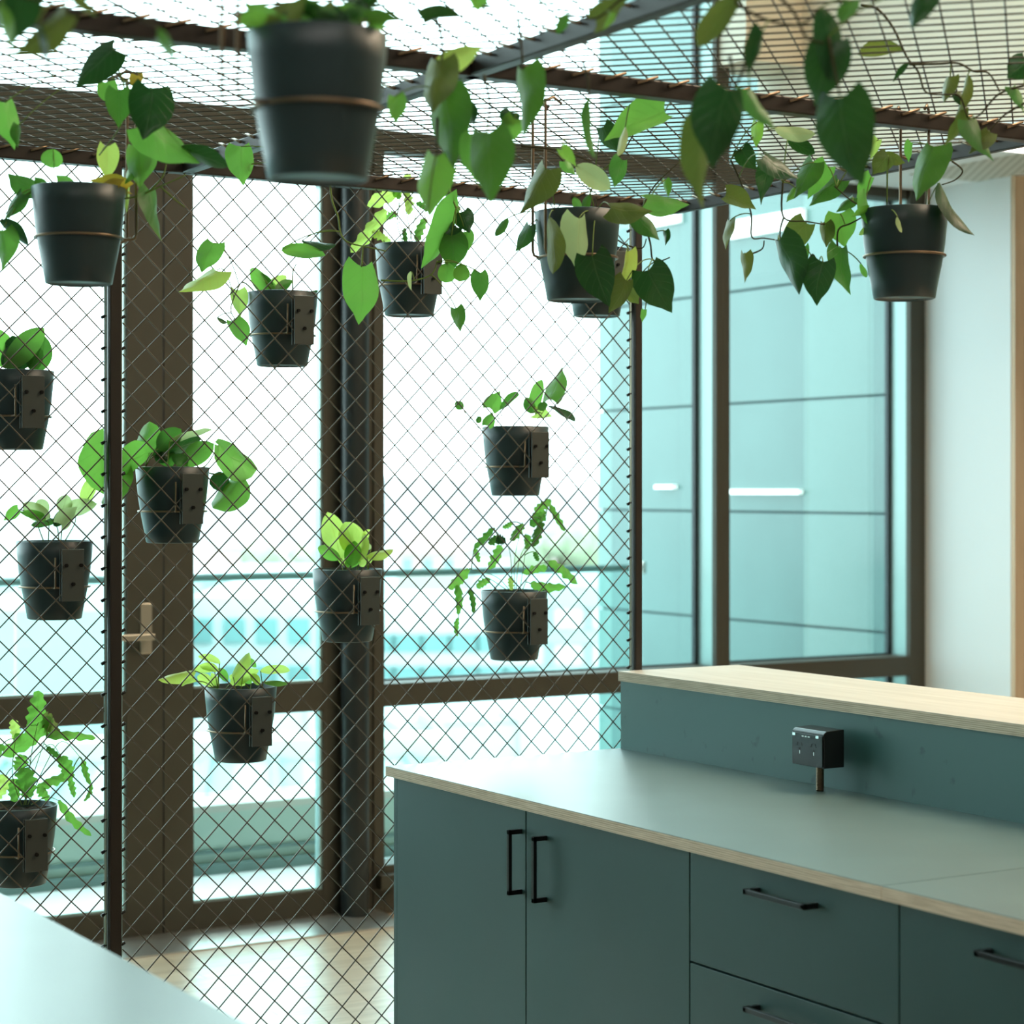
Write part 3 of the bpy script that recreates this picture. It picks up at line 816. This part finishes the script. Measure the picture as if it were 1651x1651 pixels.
for i in range(34):
    bx = rg.uniform(425, 605); by = rg.uniform(18, 58); a = rg.uniform(math.pi * .95, math.pi * 2.05); L = rg.uniform(35, 62)
    topfill.append((bx, by, bx + L * math.cos(a), by + L * math.sin(a) * .8, rg.uniform(24, 44), rg.choice('ddmmob'), 'h', rg.uniform(-.06, .06)))
hanging(512, 57, 292, (-1, 0), .05, .122, 'large near charcoal pot hanging at the upper left, out of focus', topfill, seed=2)
H2L = [(245, 143, 230, 228, 75, 'd', 'h', -.3), (191, 146, 191, 207, 45, 'm', 'h', -.2), (183, 80, 119, 140, 50, 'd', 'h', -.4), (172, 132, 182, 170, 34, 'b'),
  (232, 200, 315, 273, 58, 'b', 'h', -.25), (290, 240, 360, 278, 26, 'd', 'e', -.22), (172, 236, 168, 292, 36, 'l'), (222, 236, 226, 305, 50, 'b'), (243, 307, 252, 391, 28, 'm'),
  (86, 243, 82, 271, 42, 'b', 'r'), (56, 306, 12, 275, 36, 'm'), (112, 300, 90, 282, 24, 'b'), (205, 305, 146, 284, 26, 'y'), (170, 300, 200, 288, 20, 'y'), (35, 312, 0, 350, 24, 'm'), (0, 357, 48, 396, 22, 'd', 'e'),
  (3, 372, 10, 437, 38, 'b'), (8, 165, 28, 240, 42, 'b', 'h', -.3), (30, 202, 31, 238, 16, 'm', 'h', -.3), (207, 296, 210, 345, 14, 'l'), (222, 118, 218, 144, 22, 'y'),
  (70, 303, 55, 285, 20, 'm'), (230, 245, 205, 300, 26, 'b')]
hanging(127, 303, 447, (1, 0), .05, .108, 'charcoal pot hanging at the left with trailing heart leaves and wire arm on its right', H2L,
  [((56, 306), (95, 298), (120, 300)), ((125, 297), (150, 315), (190, 321), (225, 315), (260, 300), (300, 282)), ((243, 307), (262, 285), (268, 265)), ((258, 300), (280, 320), (298, 334)),
   ((180, 90, -.3), (200, 140, -.2), (195, 200, -.1), (160, 250)), ((222, 118), (215, 180), (235, 236))], seed=3, vinemat='stem')
H3L = [(880, 272, 846, 350, 46, 'o', 'h', -.2), (818, 352, 801, 383, 14, 'm', 'e'), (853, 363, 832, 407, 24, 'm'), (972, 205, 1000, 248, 32, 'd', 'h', -.2),
  (1072, 180, 978, 233, 54, 'b', 'h', -.25), (1008, 205, 992, 250, 12, 'p', 'e', -.3), (930, 268, 984, 305, 36, 'p', 'e', -.2), (1003, 258, 988, 302, 30, 'm'), (910, 260, 926, 284, 18, 'b'),
  (985, 335, 1052, 345, 36, 'o', 'h', -.2), (1043, 322, 1112, 328, 34, 'b', 'h', -.1), (1030, 352, 1062, 390, 30, 'm', 'h', -.15), (885, 352, 894, 442, 27, 'o', 'e', -.14), (933, 352, 924, 437, 46, 'p', 'h', -.15),
  (955, 413, 982, 495, 64, 'd', 'h', -.16), (1013, 405, 1010, 465, 22, 'l', 'h', -.1), (1045, 436, 1085, 507, 66, 'd', 'h', -.12), (1010, 452, 984, 506, 36, 'o', 'h', -.1), (1015, 470, 1030, 490, 22, 'o'),
  (925, 318, 935, 340, 14, 'b', 'e'), (950, 315, 940, 345, 14, 'm', 'e'), (1072, 290, 1078, 318, 14, 'm'), (1072, 372, 1075, 396, 12, 'd'), (1040, 500, 1038, 520, 10, 'b')]
t3, Z3 = hanging(931, 342, 478, (-1, 0), .05, .095, 'charcoal pot hanging in the centre, dark round leaves trailing over its front', H3L,
  [((930, 350), (935, 335), (950, 315), (960, 285)), ((960, 385), (985, 382), (1010, 395), (1035, 400), (1042, 385)), ((1035, 350), (1048, 390), (1052, 418), (1064, 421), (1080, 415)),
   ((985, 272, .2), (1008, 240, .2), (1022, 215, .2)), ((1030, 345, .2), (1055, 300, .2), (1095, 262, .2)), ((910, 262), (890, 245), (840, 240)), ((985, 380), (968, 350), (960, 320))], seed=5, vinemat='vine')
H4L = [(1220, 197, 1221, 238, 20, 'b'), (1250, 207, 1313, 222, 22, 'p', 'e'), (1270, 224, 1315, 246, 24, 'd', 'e'), (1196, 240, 1220, 274, 34, 'd'), (1245, 268, 1218, 330, 32, 'd', 'h', .05),
  (1232, 253, 1280, 295, 30, 'd', 'h', -.15), (1312, 262, 1283, 323, 36, 'm'), (1335, 268, 1304, 322, 38, 'b'), (1352, 290, 1308, 338, 32, 'm'), (1283, 303, 1266, 323, 14, 'b'), (1170, 315, 1217, 340, 32, 'o'),
  (1176, 356, 1163, 400, 15, 'o'), (1200, 409, 1204, 456, 20, 'o'), (1300, 360, 1265, 415, 44, 'o'), (1330, 360, 1335, 399, 25, 'o'), (1354, 344, 1362, 398, 52, 'b'), (1413, 360, 1384, 378, 13, 'l', 'e'),
  (1393, 305, 1393, 366, 18, 'b', 'e'), (1405, 285, 1385, 320, 22, 'b'), (1256, 388, 1294, 474, 46, 'd', 'h', -.1), (1295, 400, 1296, 450, 30, 'm'), (1327, 422, 1318, 493, 52, 'd', 'h', -.1), (1356, 400, 1359, 479, 36, 'm'),
  (1505, 237, 1480, 326, 52, 'm', 'h', -.2), (1515, 295, 1553, 387, 18, 'd', 'e', -.1), (1432, 250, 1408, 280, 34, 'o'), (1430, 253, 1460, 262, 20, 'o'), (1447, 350, 1452, 376, 8, 'p', 'e', -.1), (1388, 425, 1396, 448, 9, 'b', 'e'),
  (1417, 225, 1407, 258, 18, 'l'), (1470, 230, 1463, 262, 14, 'b'), (1375, 318, 1350, 345, 18, 'm'), (1400, 340, 1372, 352, 14, 'b')]
t4, Z4 = hanging(1458, 338, 474, (.8, .6), .060, .106, 'charcoal pot hanging at the right in front of the white wall', H4L,
  [((1178, 258), (1195, 295), (1211, 345), (1212, 382), (1232, 384), (1258, 388)), ((1262, 295), (1263, 350), (1300, 357), (1330, 362)), ((1263, 352), (1258, 370), (1258, 388)), ((1204, 412), (1228, 402), (1232, 388)),
   ((1440, 352), (1400, 335), (1375, 325), (1345, 300)), ((1350, 400), (1352, 370), (1372, 360), (1400, 345)), ((1535, 260), (1552, 275), (1540, 290), (1518, 298)), ((1430, 335), (1452, 352), (1462, 360)), ((1300, 430), (1310, 410), (1320, 428))], seed=8, vinemat='vine')

# --- vines growing over the grille whose pots are outside the frame
def vine(label, Z, leaves, stems, seed, vm='vine', sr=.0026):
    o = P(leaves[0][0], leaves[0][1], Z)
    t = thing('trailing_vine', o, label, 'vine', 'heart-leaf vines trailing through the grille')
    pos = lambda px, py, ex: (P(px, py, Z + ex), (Z + ex) / F)
    plant(t, leaves, pos, [], stems, seed, origin=o, vinemat=vm, sr=sr)
vine('out of focus vine with large green leaves hanging right of the largest pot', 3.3,
  [(716, 100, 776, 70, 38, 'l'), (708, 98, 704, 188, 56, 'o'), (716, 150, 716, 266, 66, 'm'), (703, 252, 699, 352, 58, 'b'), (842, 112, 846, 226, 46, 'm'), (785, 214, 784, 326, 72, 'm', 'h', -.1),
   (768, 222, 760, 296, 44, 'b'), (752, 172, 770, 206, 24, 'd'), (830, 192, 808, 234, 38, 'b', 'h', .3), (826, 180, 815, 205, 34, 'd', 'h', .3), (950, 160, 947, 256, 16, 'm', 'e'), (683, 35, 744, 18, 24, 'd'), (690, 335, 690, 330, 4, 'm'),
   (637, 155, 642, 202, 32, 'b'), (905, 240, 930, 268, 20, 'b', 'h', .5), (800, 235, 812, 262, 20, 'd')],
  [((700, 20), (712, 60), (712, 100), (705, 150)), ((835, 30), (840, 70), (843, 112)), ((780, 120), (790, 170), (785, 214)), ((840, 236, .7), (905, 243, .7), (955, 262, .7)), ((705, 190), (704, 252)), ((940, 100), (948, 130), (950, 160))], 11)
vine('out of focus vine with very large dark heart leaves left of the right-hand pot', 2.95,
  [(1355, 158, 1382, 302, 96, 'd'), (1172, 146, 1152, 272, 82, 'd'), (1137, 204, 1116, 336, 52, 'o'), (1325, 14, 1352, 125, 46, 'd', 'e'), (1338, 68, 1312, 170, 74, 'd'), (1190, -4, 1135, 80, 40, 'o', 'e'),
   (1230, 50, 1211, 122, 26, 'd'), (1208, 144, 1242, 216, 30, 'm', 'h', .2), (1372, 2, 1357, 42, 30, 'm'), (1492, -12, 1468, 46, 38, 'd'), (1390, 215, 1378, 290, 30, 'd')],
  [((1240, -20), (1280, 20), (1300, 60), (1330, 70)), ((1335, 60), (1345, 110), (1355, 158)), ((1176, 90), (1182, 120), (1172, 146)), ((1205, 90), (1190, 130), (1140, 204)), ((1180, 0), (1230, 30), (1290, 40), (1320, 14))], 13)
vine('vine with small dark leaves creeping over the grille in the upper right corner', 3.95,
  [(1453, 80, 1383, 92, 25, 'o', 'e'), (1465, 104, 1444, 134, 10, 'd', 'e'), (1532, 125, 1524, 168, 24, 'o'), (1560, 122, 1548, 192, 18, 'o', 'e'), (1562, 190, 1518, 233, 22, 'o'), (1566, 193, 1606, 258, 30, 'm'),
   (1594, 212, 1560, 242, 28, 'o'), (1655, 98, 1622, 128, 42, 'd'), (1633, 140, 1656, 178, 18, 'm'), (1545, 150, 1560, 180, 16, 'd')],
  [((1388, 8), (1415, 15), (1440, 45), (1462, 92), (1480, 115), (1490, 145), (1505, 152), (1540, 152)), ((1466, 104), (1512, 103), (1545, 102), (1570, 115), (1594, 118), (1612, 148)),
   ((1651, 138), (1610, 152), (1580, 185), (1562, 192)), ((1655, 165), (1620, 185), (1595, 212)), ((1540, 152), (1550, 160), (1560, 190))], 17)
vine('near blurred vine with dark leaves in the upper left corner', 2.35,
  [(34, -22, 18, 76, 72, 'd'), (105, 20, 30, 98, 44, 'o'), (-5, 20, 30, 92, 22, 'b'), (120, 5, 160, 22, 20, 'o'), (60, 40, 88, 128, 12, 'd', 'e'), (254, 62, 294, 106, 22, 'm')],
  [((-20, -20), (20, -10), (60, 0), (110, 10)), ((140, -10), (200, 20), (250, 40), (256, 62))], 19)
vine('short vine with two yellowish green leaves at the top edge beside the long bar', 3.1,
  [(962, 36, 1012, -4, 40, 'o'), (915, 22, 898, 54, 18, 'm', 'e'), (778, 10, 760, -20, 26, 'b'), (985, 20, 975, 50, 12, 'b')],
  [((1030, -15), (1000, 0), (960, 30), (915, 22))], 23)
vine('leafy cluster and long stem hanging in front of the screen beside the largest pot', 4.62,
  [(583, 430, 576, 524, 60, 'b'), (742, 335, 688, 436, 36, 'b'), (745, 342, 757, 376, 34, 'd'), (728, 380, 728, 438, 50, 'm'), (750, 374, 756, 404, 26, 'b'), (722, 426, 718, 456, 30, 'b', 'r'), (745, 428, 740, 454, 27, 'b', 'r'),
   (774, 440, 775, 486, 30, 'm'), (735, 497, 743, 536, 24, 'm'), (735, 365, 715, 390, 30, 'd'), (388, 236, 394, 298, 46, 'b'), (390, 268, 404, 276, 14, 'p'), (663, 438, 660, 468, 8, 'p', 'e'), (455, 402, 524, 421, 26, 'b', 'e'), (487, 388, 540, 402, 12, 'd', 'e')],
  [((532, 298), (536, 325), (545, 350), (550, 378), (565, 392), (610, 402), (622, 405)), ((583, 430), (585, 400), (586, 395)), ((614, 452), (660, 453), (695, 443), (705, 420)), ((735, 335), (725, 300), (735, 270))], 29, 'stem', .0022)

# --- pots clipped to the screen
PYD = MY + .118
def clipped(cx, yrim, label, leaves, seed, kinddef='e', stems=(), off=.002, soilstems=0, **kw):
    c = PY(cx, yrim, PYD); base = Vector((c.x, c.y, c.z - .187))
    t = thing('screen_planter', base, label, 'wall planter', 'planters clipped to the wire screen')
    make_pot(t)
    h = MB(); h.tube(ring_pts(RINGR + .002, RINGZ - .004), .0024, 8, closed=True)
    yb = -(PYD - MY) + .012; xr = off - .036
    h.tube([(xr, -math.sqrt(RINGR ** 2 - xr ** 2) - .001, RINGZ - .004), (xr, yb + .004, RINGZ - .004), (xr, yb, RINGZ), (xr, yb, .15)], .0022, 8)
    h.build('wire_ring', 'ringwire', t)
    yp = -(PYD - MY)
    pl = MB().box(off - .027, off + .027, yp - .0085, yp - .005, .048, .170); po = pl.build('clamp_plate', 'plate', t, bevel=.001)
    MB().box(off - .027, off + .027, yp + .005, yp + .008, .048, .170).build('backing_plate', 'plate', t)
    for (bx_, bz_) in ((-.017, .132), (.019, .132), (.0, .088)):
        b_ = MB().tube([(off + bx_, yp - .014, bz_), (off + bx_, yp + .012, bz_)], .0045, 6)
        b_.build('bolt', 'bolt', po)
    pos = lambda px, py, ex: (lambda q: (q, q.y * 1.2 / F))(PY(px, py, PYD + ex))
    anc = [base + Vector((r_ * math.cos(a), r_ * math.sin(a), .172)) for r_, a in ((0, 0), (.04, .5), (.04, 2.5), (.04, 4), (.06, 0), (.06, 3.1))]
    plant(t, leaves, pos, anc, stems, seed, origin=base, kinddef=kinddef, **kw)
    return t
clipped(25, 598, 'planter cut by the left frame edge, broad green leaves, above the fern', [(10, 592, 72, 530, 34, 'b'), (55, 600, 72, 540, 30, 'm'), (20, 592, -30, 528, 40, 'b'), (32, 597, 20, 542, 44, 'd'), (-10, 590, -60, 560, 40, 'b'), (50, 596, 66, 562, 22, 'm'), (5, 590, 50, 560, 30, 'd')], 31)
clipped(455, 472, 'planter on the screen just below the largest hanging pot', [(452, 470, 396, 438, 26, 'b'), (430, 470, 460, 446, 22, 'l'), (383, 468, 384, 512, 26, 'l', 'h'), (376, 518, 396, 560, 28, 'b', 'h'), (350, 512, 365, 522, 6, 'd'),
  (345, 392, 326, 442, 36, 'b', 'h', -.16), (350, 436, 293, 483, 32, 'l', 'h', -.16), (440, 470, 415, 440, 18, 'm'), (445, 470, 470, 452, 16, 'm'), (500, 478, 512, 468, 6, 'd')],
  37, stems=[((410, 470), (392, 455), (382, 468), (372, 500), (384, 520)), ((472, 470), (472, 440), (478, 425)), ((440, 470), (425, 450))])
clipped(660, 395, 'planter on the screen with tall wavy fern leaves above it', [(664, 286, 598, 332, 24, 'l', 's'), (622, 338, 565, 408, 20, 'l', 's'), (600, 374, 622, 386, 12, 'l', 's'), (655, 310, 658, 346, 14, 'l', 's'), (686, 352, 672, 394, 14, 'b', 's'), (655, 395, 652, 366, 8, 'm', 's'),
  (640, 345, 620, 352, 12, 'b', 's'), (632, 395, 612, 378, 10, 'l', 's'), (690, 340, 670, 325, 10, 'm', 's'), (645, 320, 628, 300, 12, 'b', 's')], 41, 's',
  stems=[((655, 392), (640, 350), (625, 335)), ((660, 392), (672, 345), (700, 318), (715, 345)), ((650, 392), (640, 350), (660, 290)), ((665, 392), (655, 340), (656, 310))], sr=.0014)
clipped(962, 402, 'planter mostly hidden behind the central hanging pot', [(940, 402, 920, 385, 14, 'b')], 43)
clipped(831, 688, 'planter on the screen with upright variegated leaves, right of centre', [(790, 658, 806, 631, 29, 'b', 'h'), (785, 686, 794, 664, 20, 'b', 'h'), (805, 660, 843, 640, 16, 'm'), (858, 658, 873, 612, 22, 'b'), (860, 666, 848, 640, 18, 'm'), (887, 644, 903, 588, 32, 'b', 'h'),
  (862, 668, 890, 670, 20, 'l', 'h'), (884, 655, 926, 683, 11, 'd'), (775, 672, 770, 682, 10, 'm'), (745, 648, 736, 660, 16, 'm'), (868, 660, 882, 650, 14, 'm')], 47, stems=[((800, 690), (806, 672), (820, 668), (830, 686)), ((745, 655), (755, 675), (772, 690), (800, 690)), ((835, 690), (850, 670), (862, 664)), ((850, 690), (870, 672), (888, 644))], sr=.0013)
clipped(278, 753, 'planter with round thick leaves spilling both sides, right of the left post', [(232, 728, 244, 682, 34, 'b', 'r'), (240, 730, 192, 752, 38, 'b', 'r'), (168, 700, 160, 798, 38, 'b', 'r', .0), (195, 742, 176, 818, 28, 'b', 'r'), (135, 815, 160, 768, 20, 'l'), (255, 724, 292, 692, 30, 'm'), (248, 730, 330, 716, 32, 'd'),
  (274, 712, 346, 706, 14, 'p'), (298, 747, 344, 716, 32, 'b'), (276, 752, 266, 726, 26, 'm'), (352, 718, 408, 760, 44, 'b', 'r'), (388, 772, 348, 824, 44, 'b', 'r'), (362, 765, 344, 788, 30, 'd', 'r'), (285, 750, 300, 735, 30, 'm'), (250, 735, 272, 740, 20, 'd')], 53,
  stems=[((300, 755), (330, 752), (350, 722)), ((320, 758), (352, 765), (380, 755), (392, 772), (370, 795)), ((235, 752), (215, 755), (200, 745))])
clipped(88, 872, 'planter with pale variegated leaves on thin stalks, left of the left post', [(80, 834, 36, 812, 24, 'p'), (96, 832, 152, 808, 22, 'p'), (72, 840, 33, 822, 14, 'b'), (92, 838, 50, 841, 11, 'm'), (30, 822, 8, 840, 16, 'b', 'h'), (100, 826, 108, 797, 22, 'p'), (88, 848, 106, 820, 16, 'd'), (98, 845, 124, 816, 24, 'p', 'h'), (75, 828, 60, 805, 20, 'p')],
  59, stems=[((95, 872), (92, 850), (80, 834)), ((98, 872), (100, 850), (98, 832)), ((70, 872), (62, 850), (60, 840)), ((105, 872), (120, 845), (122, 830)), ((78, 872), (79, 850), (78, 842))], sr=.0013)
clipped(560, 917, 'planter with upright bright lime leaves in front of the steel column', [(550, 900, 528, 826, 38, 'l'), (572, 898, 555, 838, 34, 'l'), (588, 890, 558, 842, 34, 'l'), (548, 899, 511, 884, 20, 'b'), (566, 912, 572, 872, 26, 'b'), (592, 898, 634, 882, 16, 'l'), (583, 880, 601, 855, 10, 'l'), (575, 905, 590, 862, 18, 'l'),
  (560, 912, 548, 890, 18, 'l'), (580, 912, 602, 895, 14, 'l'), (556, 910, 580, 905, 14, 'b'), (598, 885, 590, 878, 10, 'p')], 61)
clipped(829, 952, 'planter with drooping wavy fern leaves, lower right of the screen', [(888, 806, 860, 826, 14, 'b', 's'), (886, 814, 911, 856, 10, 'b', 's'), (880, 832, 856, 848, 16, 'm', 's'), (874, 842, 862, 884, 14, 'm', 's'), (842, 844, 826, 876, 14, 'b', 's'), (826, 842, 810, 851, 8, 'b', 's'), (796, 852, 762, 884, 11, 'm', 's'),
  (806, 864, 788, 878, 13, 'm', 's'), (808, 880, 786, 918, 15, 'b', 's'), (848, 862, 850, 886, 12, 'b', 's'), (882, 916, 844, 926, 13, 'b', 's'), (886, 905, 928, 943, 14, 'b', 's'), (856, 942, 906, 947, 15, 'b', 's'), (756, 918, 722, 950, 15, 'b', 's'), (736, 944, 739, 990, 12, 'b', 's'),
  (738, 997, 737, 1026, 8, 'b', 's'), (757, 950, 763, 988, 9, 'm', 's'), (790, 934, 768, 948, 12, 'b', 's'), (823, 930, 825, 952, 9, 'l', 's'), (862, 890, 868, 905, 8, 'm', 's'), (800, 870, 815, 872, 14, 'd', 's'), (858, 835, 880, 826, 12, 'b', 's'), (765, 884, 772, 908, 8, 'b', 's')], 67, 's',
  stems=[((832, 952), (838, 900), (860, 860), (888, 808)), ((826, 952), (822, 890), (808, 866), (796, 852)), ((822, 952), (800, 930), (760, 918)), ((838, 952), (845, 905), (848, 862)), ((842, 952), (860, 915), (888, 905)), ((818, 952), (780, 930), (757, 950), (745, 960)), ((830, 952), (830, 900), (842, 846)), ((740, 985), (739, 998))], sr=.0011)
clipped(388, 1106, 'planter with arching lime leaves, lowest in the middle panel', [(314, 1082, 255, 1100, 17, 'l'), (316, 1099, 290, 1101, 8, 'l'), (346, 1104, 316, 1091, 16, 'l'), (352, 1082, 322, 1072, 12, 'l'), (354, 1070, 320, 1055, 11, 'l'), (353, 1078, 366, 1098, 13, 'b'), (372, 1103, 416, 1079, 18, 'l'), (376, 1092, 404, 1056, 18, 'l'),
  (405, 1102, 386, 1084, 13, 'b'), (420, 1082, 468, 1085, 14, 'l'), (424, 1099, 469, 1096, 9, 'b'), (398, 1062, 414, 1076, 10, 'b'), (418, 1104, 404, 1086, 12, 'l'), (352, 1106, 340, 1085, 10, 'l'), (395, 1104, 372, 1090, 14, 'l'), (345, 1080, 312, 1078, 14, 'l')], 71)
clipped(30, 1298, 'planter with a large wavy fern at the lower left', [(50, 1170, 62, 1113, 22, 'b', 's'), (26, 1192, 20, 1158, 14, 'l', 's'), (84, 1160, -4, 1214, 26, 'b', 's'), (70, 1153, 94, 1182, 22, 'o', 's'), (74, 1186, 150, 1193, 12, 'b', 's'), (98, 1220, 113, 1260, 18, 'b', 's'), (112, 1254, 120, 1286, 9, 'b', 's'),
  (133, 1226, 147, 1264, 9, 'b', 's'), (147, 1264, 138, 1293, 6, 'b', 's'), (114, 1250, 58, 1269, 13, 'b', 's'), (38, 1238, 44, 1288, 26, 'b', 's'), (38, 1218, 27, 1244, 18, 'b', 's'), (22, 1256, 24, 1292, 18, 'b', 's'), (62, 1270, 80, 1290, 13, 'b', 's'), (95, 1291, 144, 1346, 11, 'b', 's'), (10, 1250, -10, 1290, 20, 'l', 's'),
  (76, 1205, 100, 1225, 8, 'm', 's'), (4, 1200, -20, 1240, 14, 'b', 's')], 73, 's', stems=[((40, 1298), (45, 1240), (80, 1200), (98, 1220)), ((42, 1298), (50, 1220), (60, 1170)), ((50, 1298), (75, 1285), (95, 1291)), ((45, 1298), (70, 1240), (100, 1195), (133, 1226)), ((35, 1298), (20, 1250), (25, 1192)), ((38, 1298), (60, 1230), (75, 1186))], sr=.0012)

# ------------------------------------------------------------------ lights
def area(name, loc, rot, sx_, sy_, e, col):
    l = bpy.data.lights.new(name, 'AREA'); l.shape = 'RECTANGLE'; l.size = sx_; l.size_y = sy_; l.energy = e; l.color = col
    o = bpy.data.objects.new(name, l); COL.objects.link(o); o.location = loc; o.rotation_euler = rot
area('fill_light', (0, -.5, CEIL - .05), (0, 0, 0), 4, 3, 80, (1, .95, .88))  # added overhead fill for the dim interior, no fixture
area('fill_light', (4.6, 2.4, CEIL - .05), (0, 0, 0), 2.2, 3, 190, (1, .80, .58))  # added warm fill that brings up the cream bulkhead
M['soffit_lamp'] = emit('soffit_lamp', (1, .95, .9), 3)
o = MB().box(5.74, 5.94, 3.6, 6.02, ZS - .012, ZS).build('soffit_light', 'soffit_lamp'); tag(o, 'recessed white light panel in the soffit at the upper right', 'ceiling light')

w = bpy.data.worlds.new('sky'); bpy.context.scene.world = w; w.use_nodes = True
bg = w.node_tree.nodes['Background']
nt = w.node_tree
tc = nt.nodes.new('ShaderNodeTexCoord'); sp = nt.nodes.new('ShaderNodeSeparateXYZ'); nt.links.new(tc.outputs['Generated'], sp.inputs[0])
cr = nt.nodes.new('ShaderNodeValToRGB')
cr.color_ramp.elements[0].position = 0; cr.color_ramp.elements[0].color = (.93, .96, 1, 1)
cr.color_ramp.elements[1].position = .6; cr.color_ramp.elements[1].color = (.82, .95, 1, 1)
nt.links.new(sp.outputs[2], cr.inputs[0]); nt.links.new(cr.outputs[0], bg.inputs[0])
bg.inputs[1].default_value = 6.4

# ------------------------------------------------------------------ camera
cam = bpy.data.cameras.new('camera'); co = bpy.data.objects.new('camera', cam); COL.objects.link(co)
co.location = (0, 0, EYE); co.rotation_euler = (math.pi / 2, 0, -A)
cam.sensor_width = 36; cam.lens = F / 1651 * 36
cam.shift_x = 0; cam.shift_y = (HY - 825.5) / 1651
cam.dof.use_dof = True; cam.dof.focus_distance = 4.95; cam.dof.aperture_fstop = 4.0
cam.clip_end = 3000; cam.clip_start = .05
sc = bpy.context.scene; sc.camera = co
sc.view_settings.view_transform = 'Standard'; sc.view_settings.look = 'None'; sc.view_settings.exposure = .15; sc.view_settings.gamma = 1
sc.view_settings.use_curve_mapping = False
sc.cycles.max_bounces = 10; sc.cycles.transparent_max_bounces = 16; sc.cycles.transmission_bounces = 8
sc.cycles.sample_clamp_indirect = 6
sc.cycles.caustics_reflective = False; sc.cycles.caustics_refractive = False
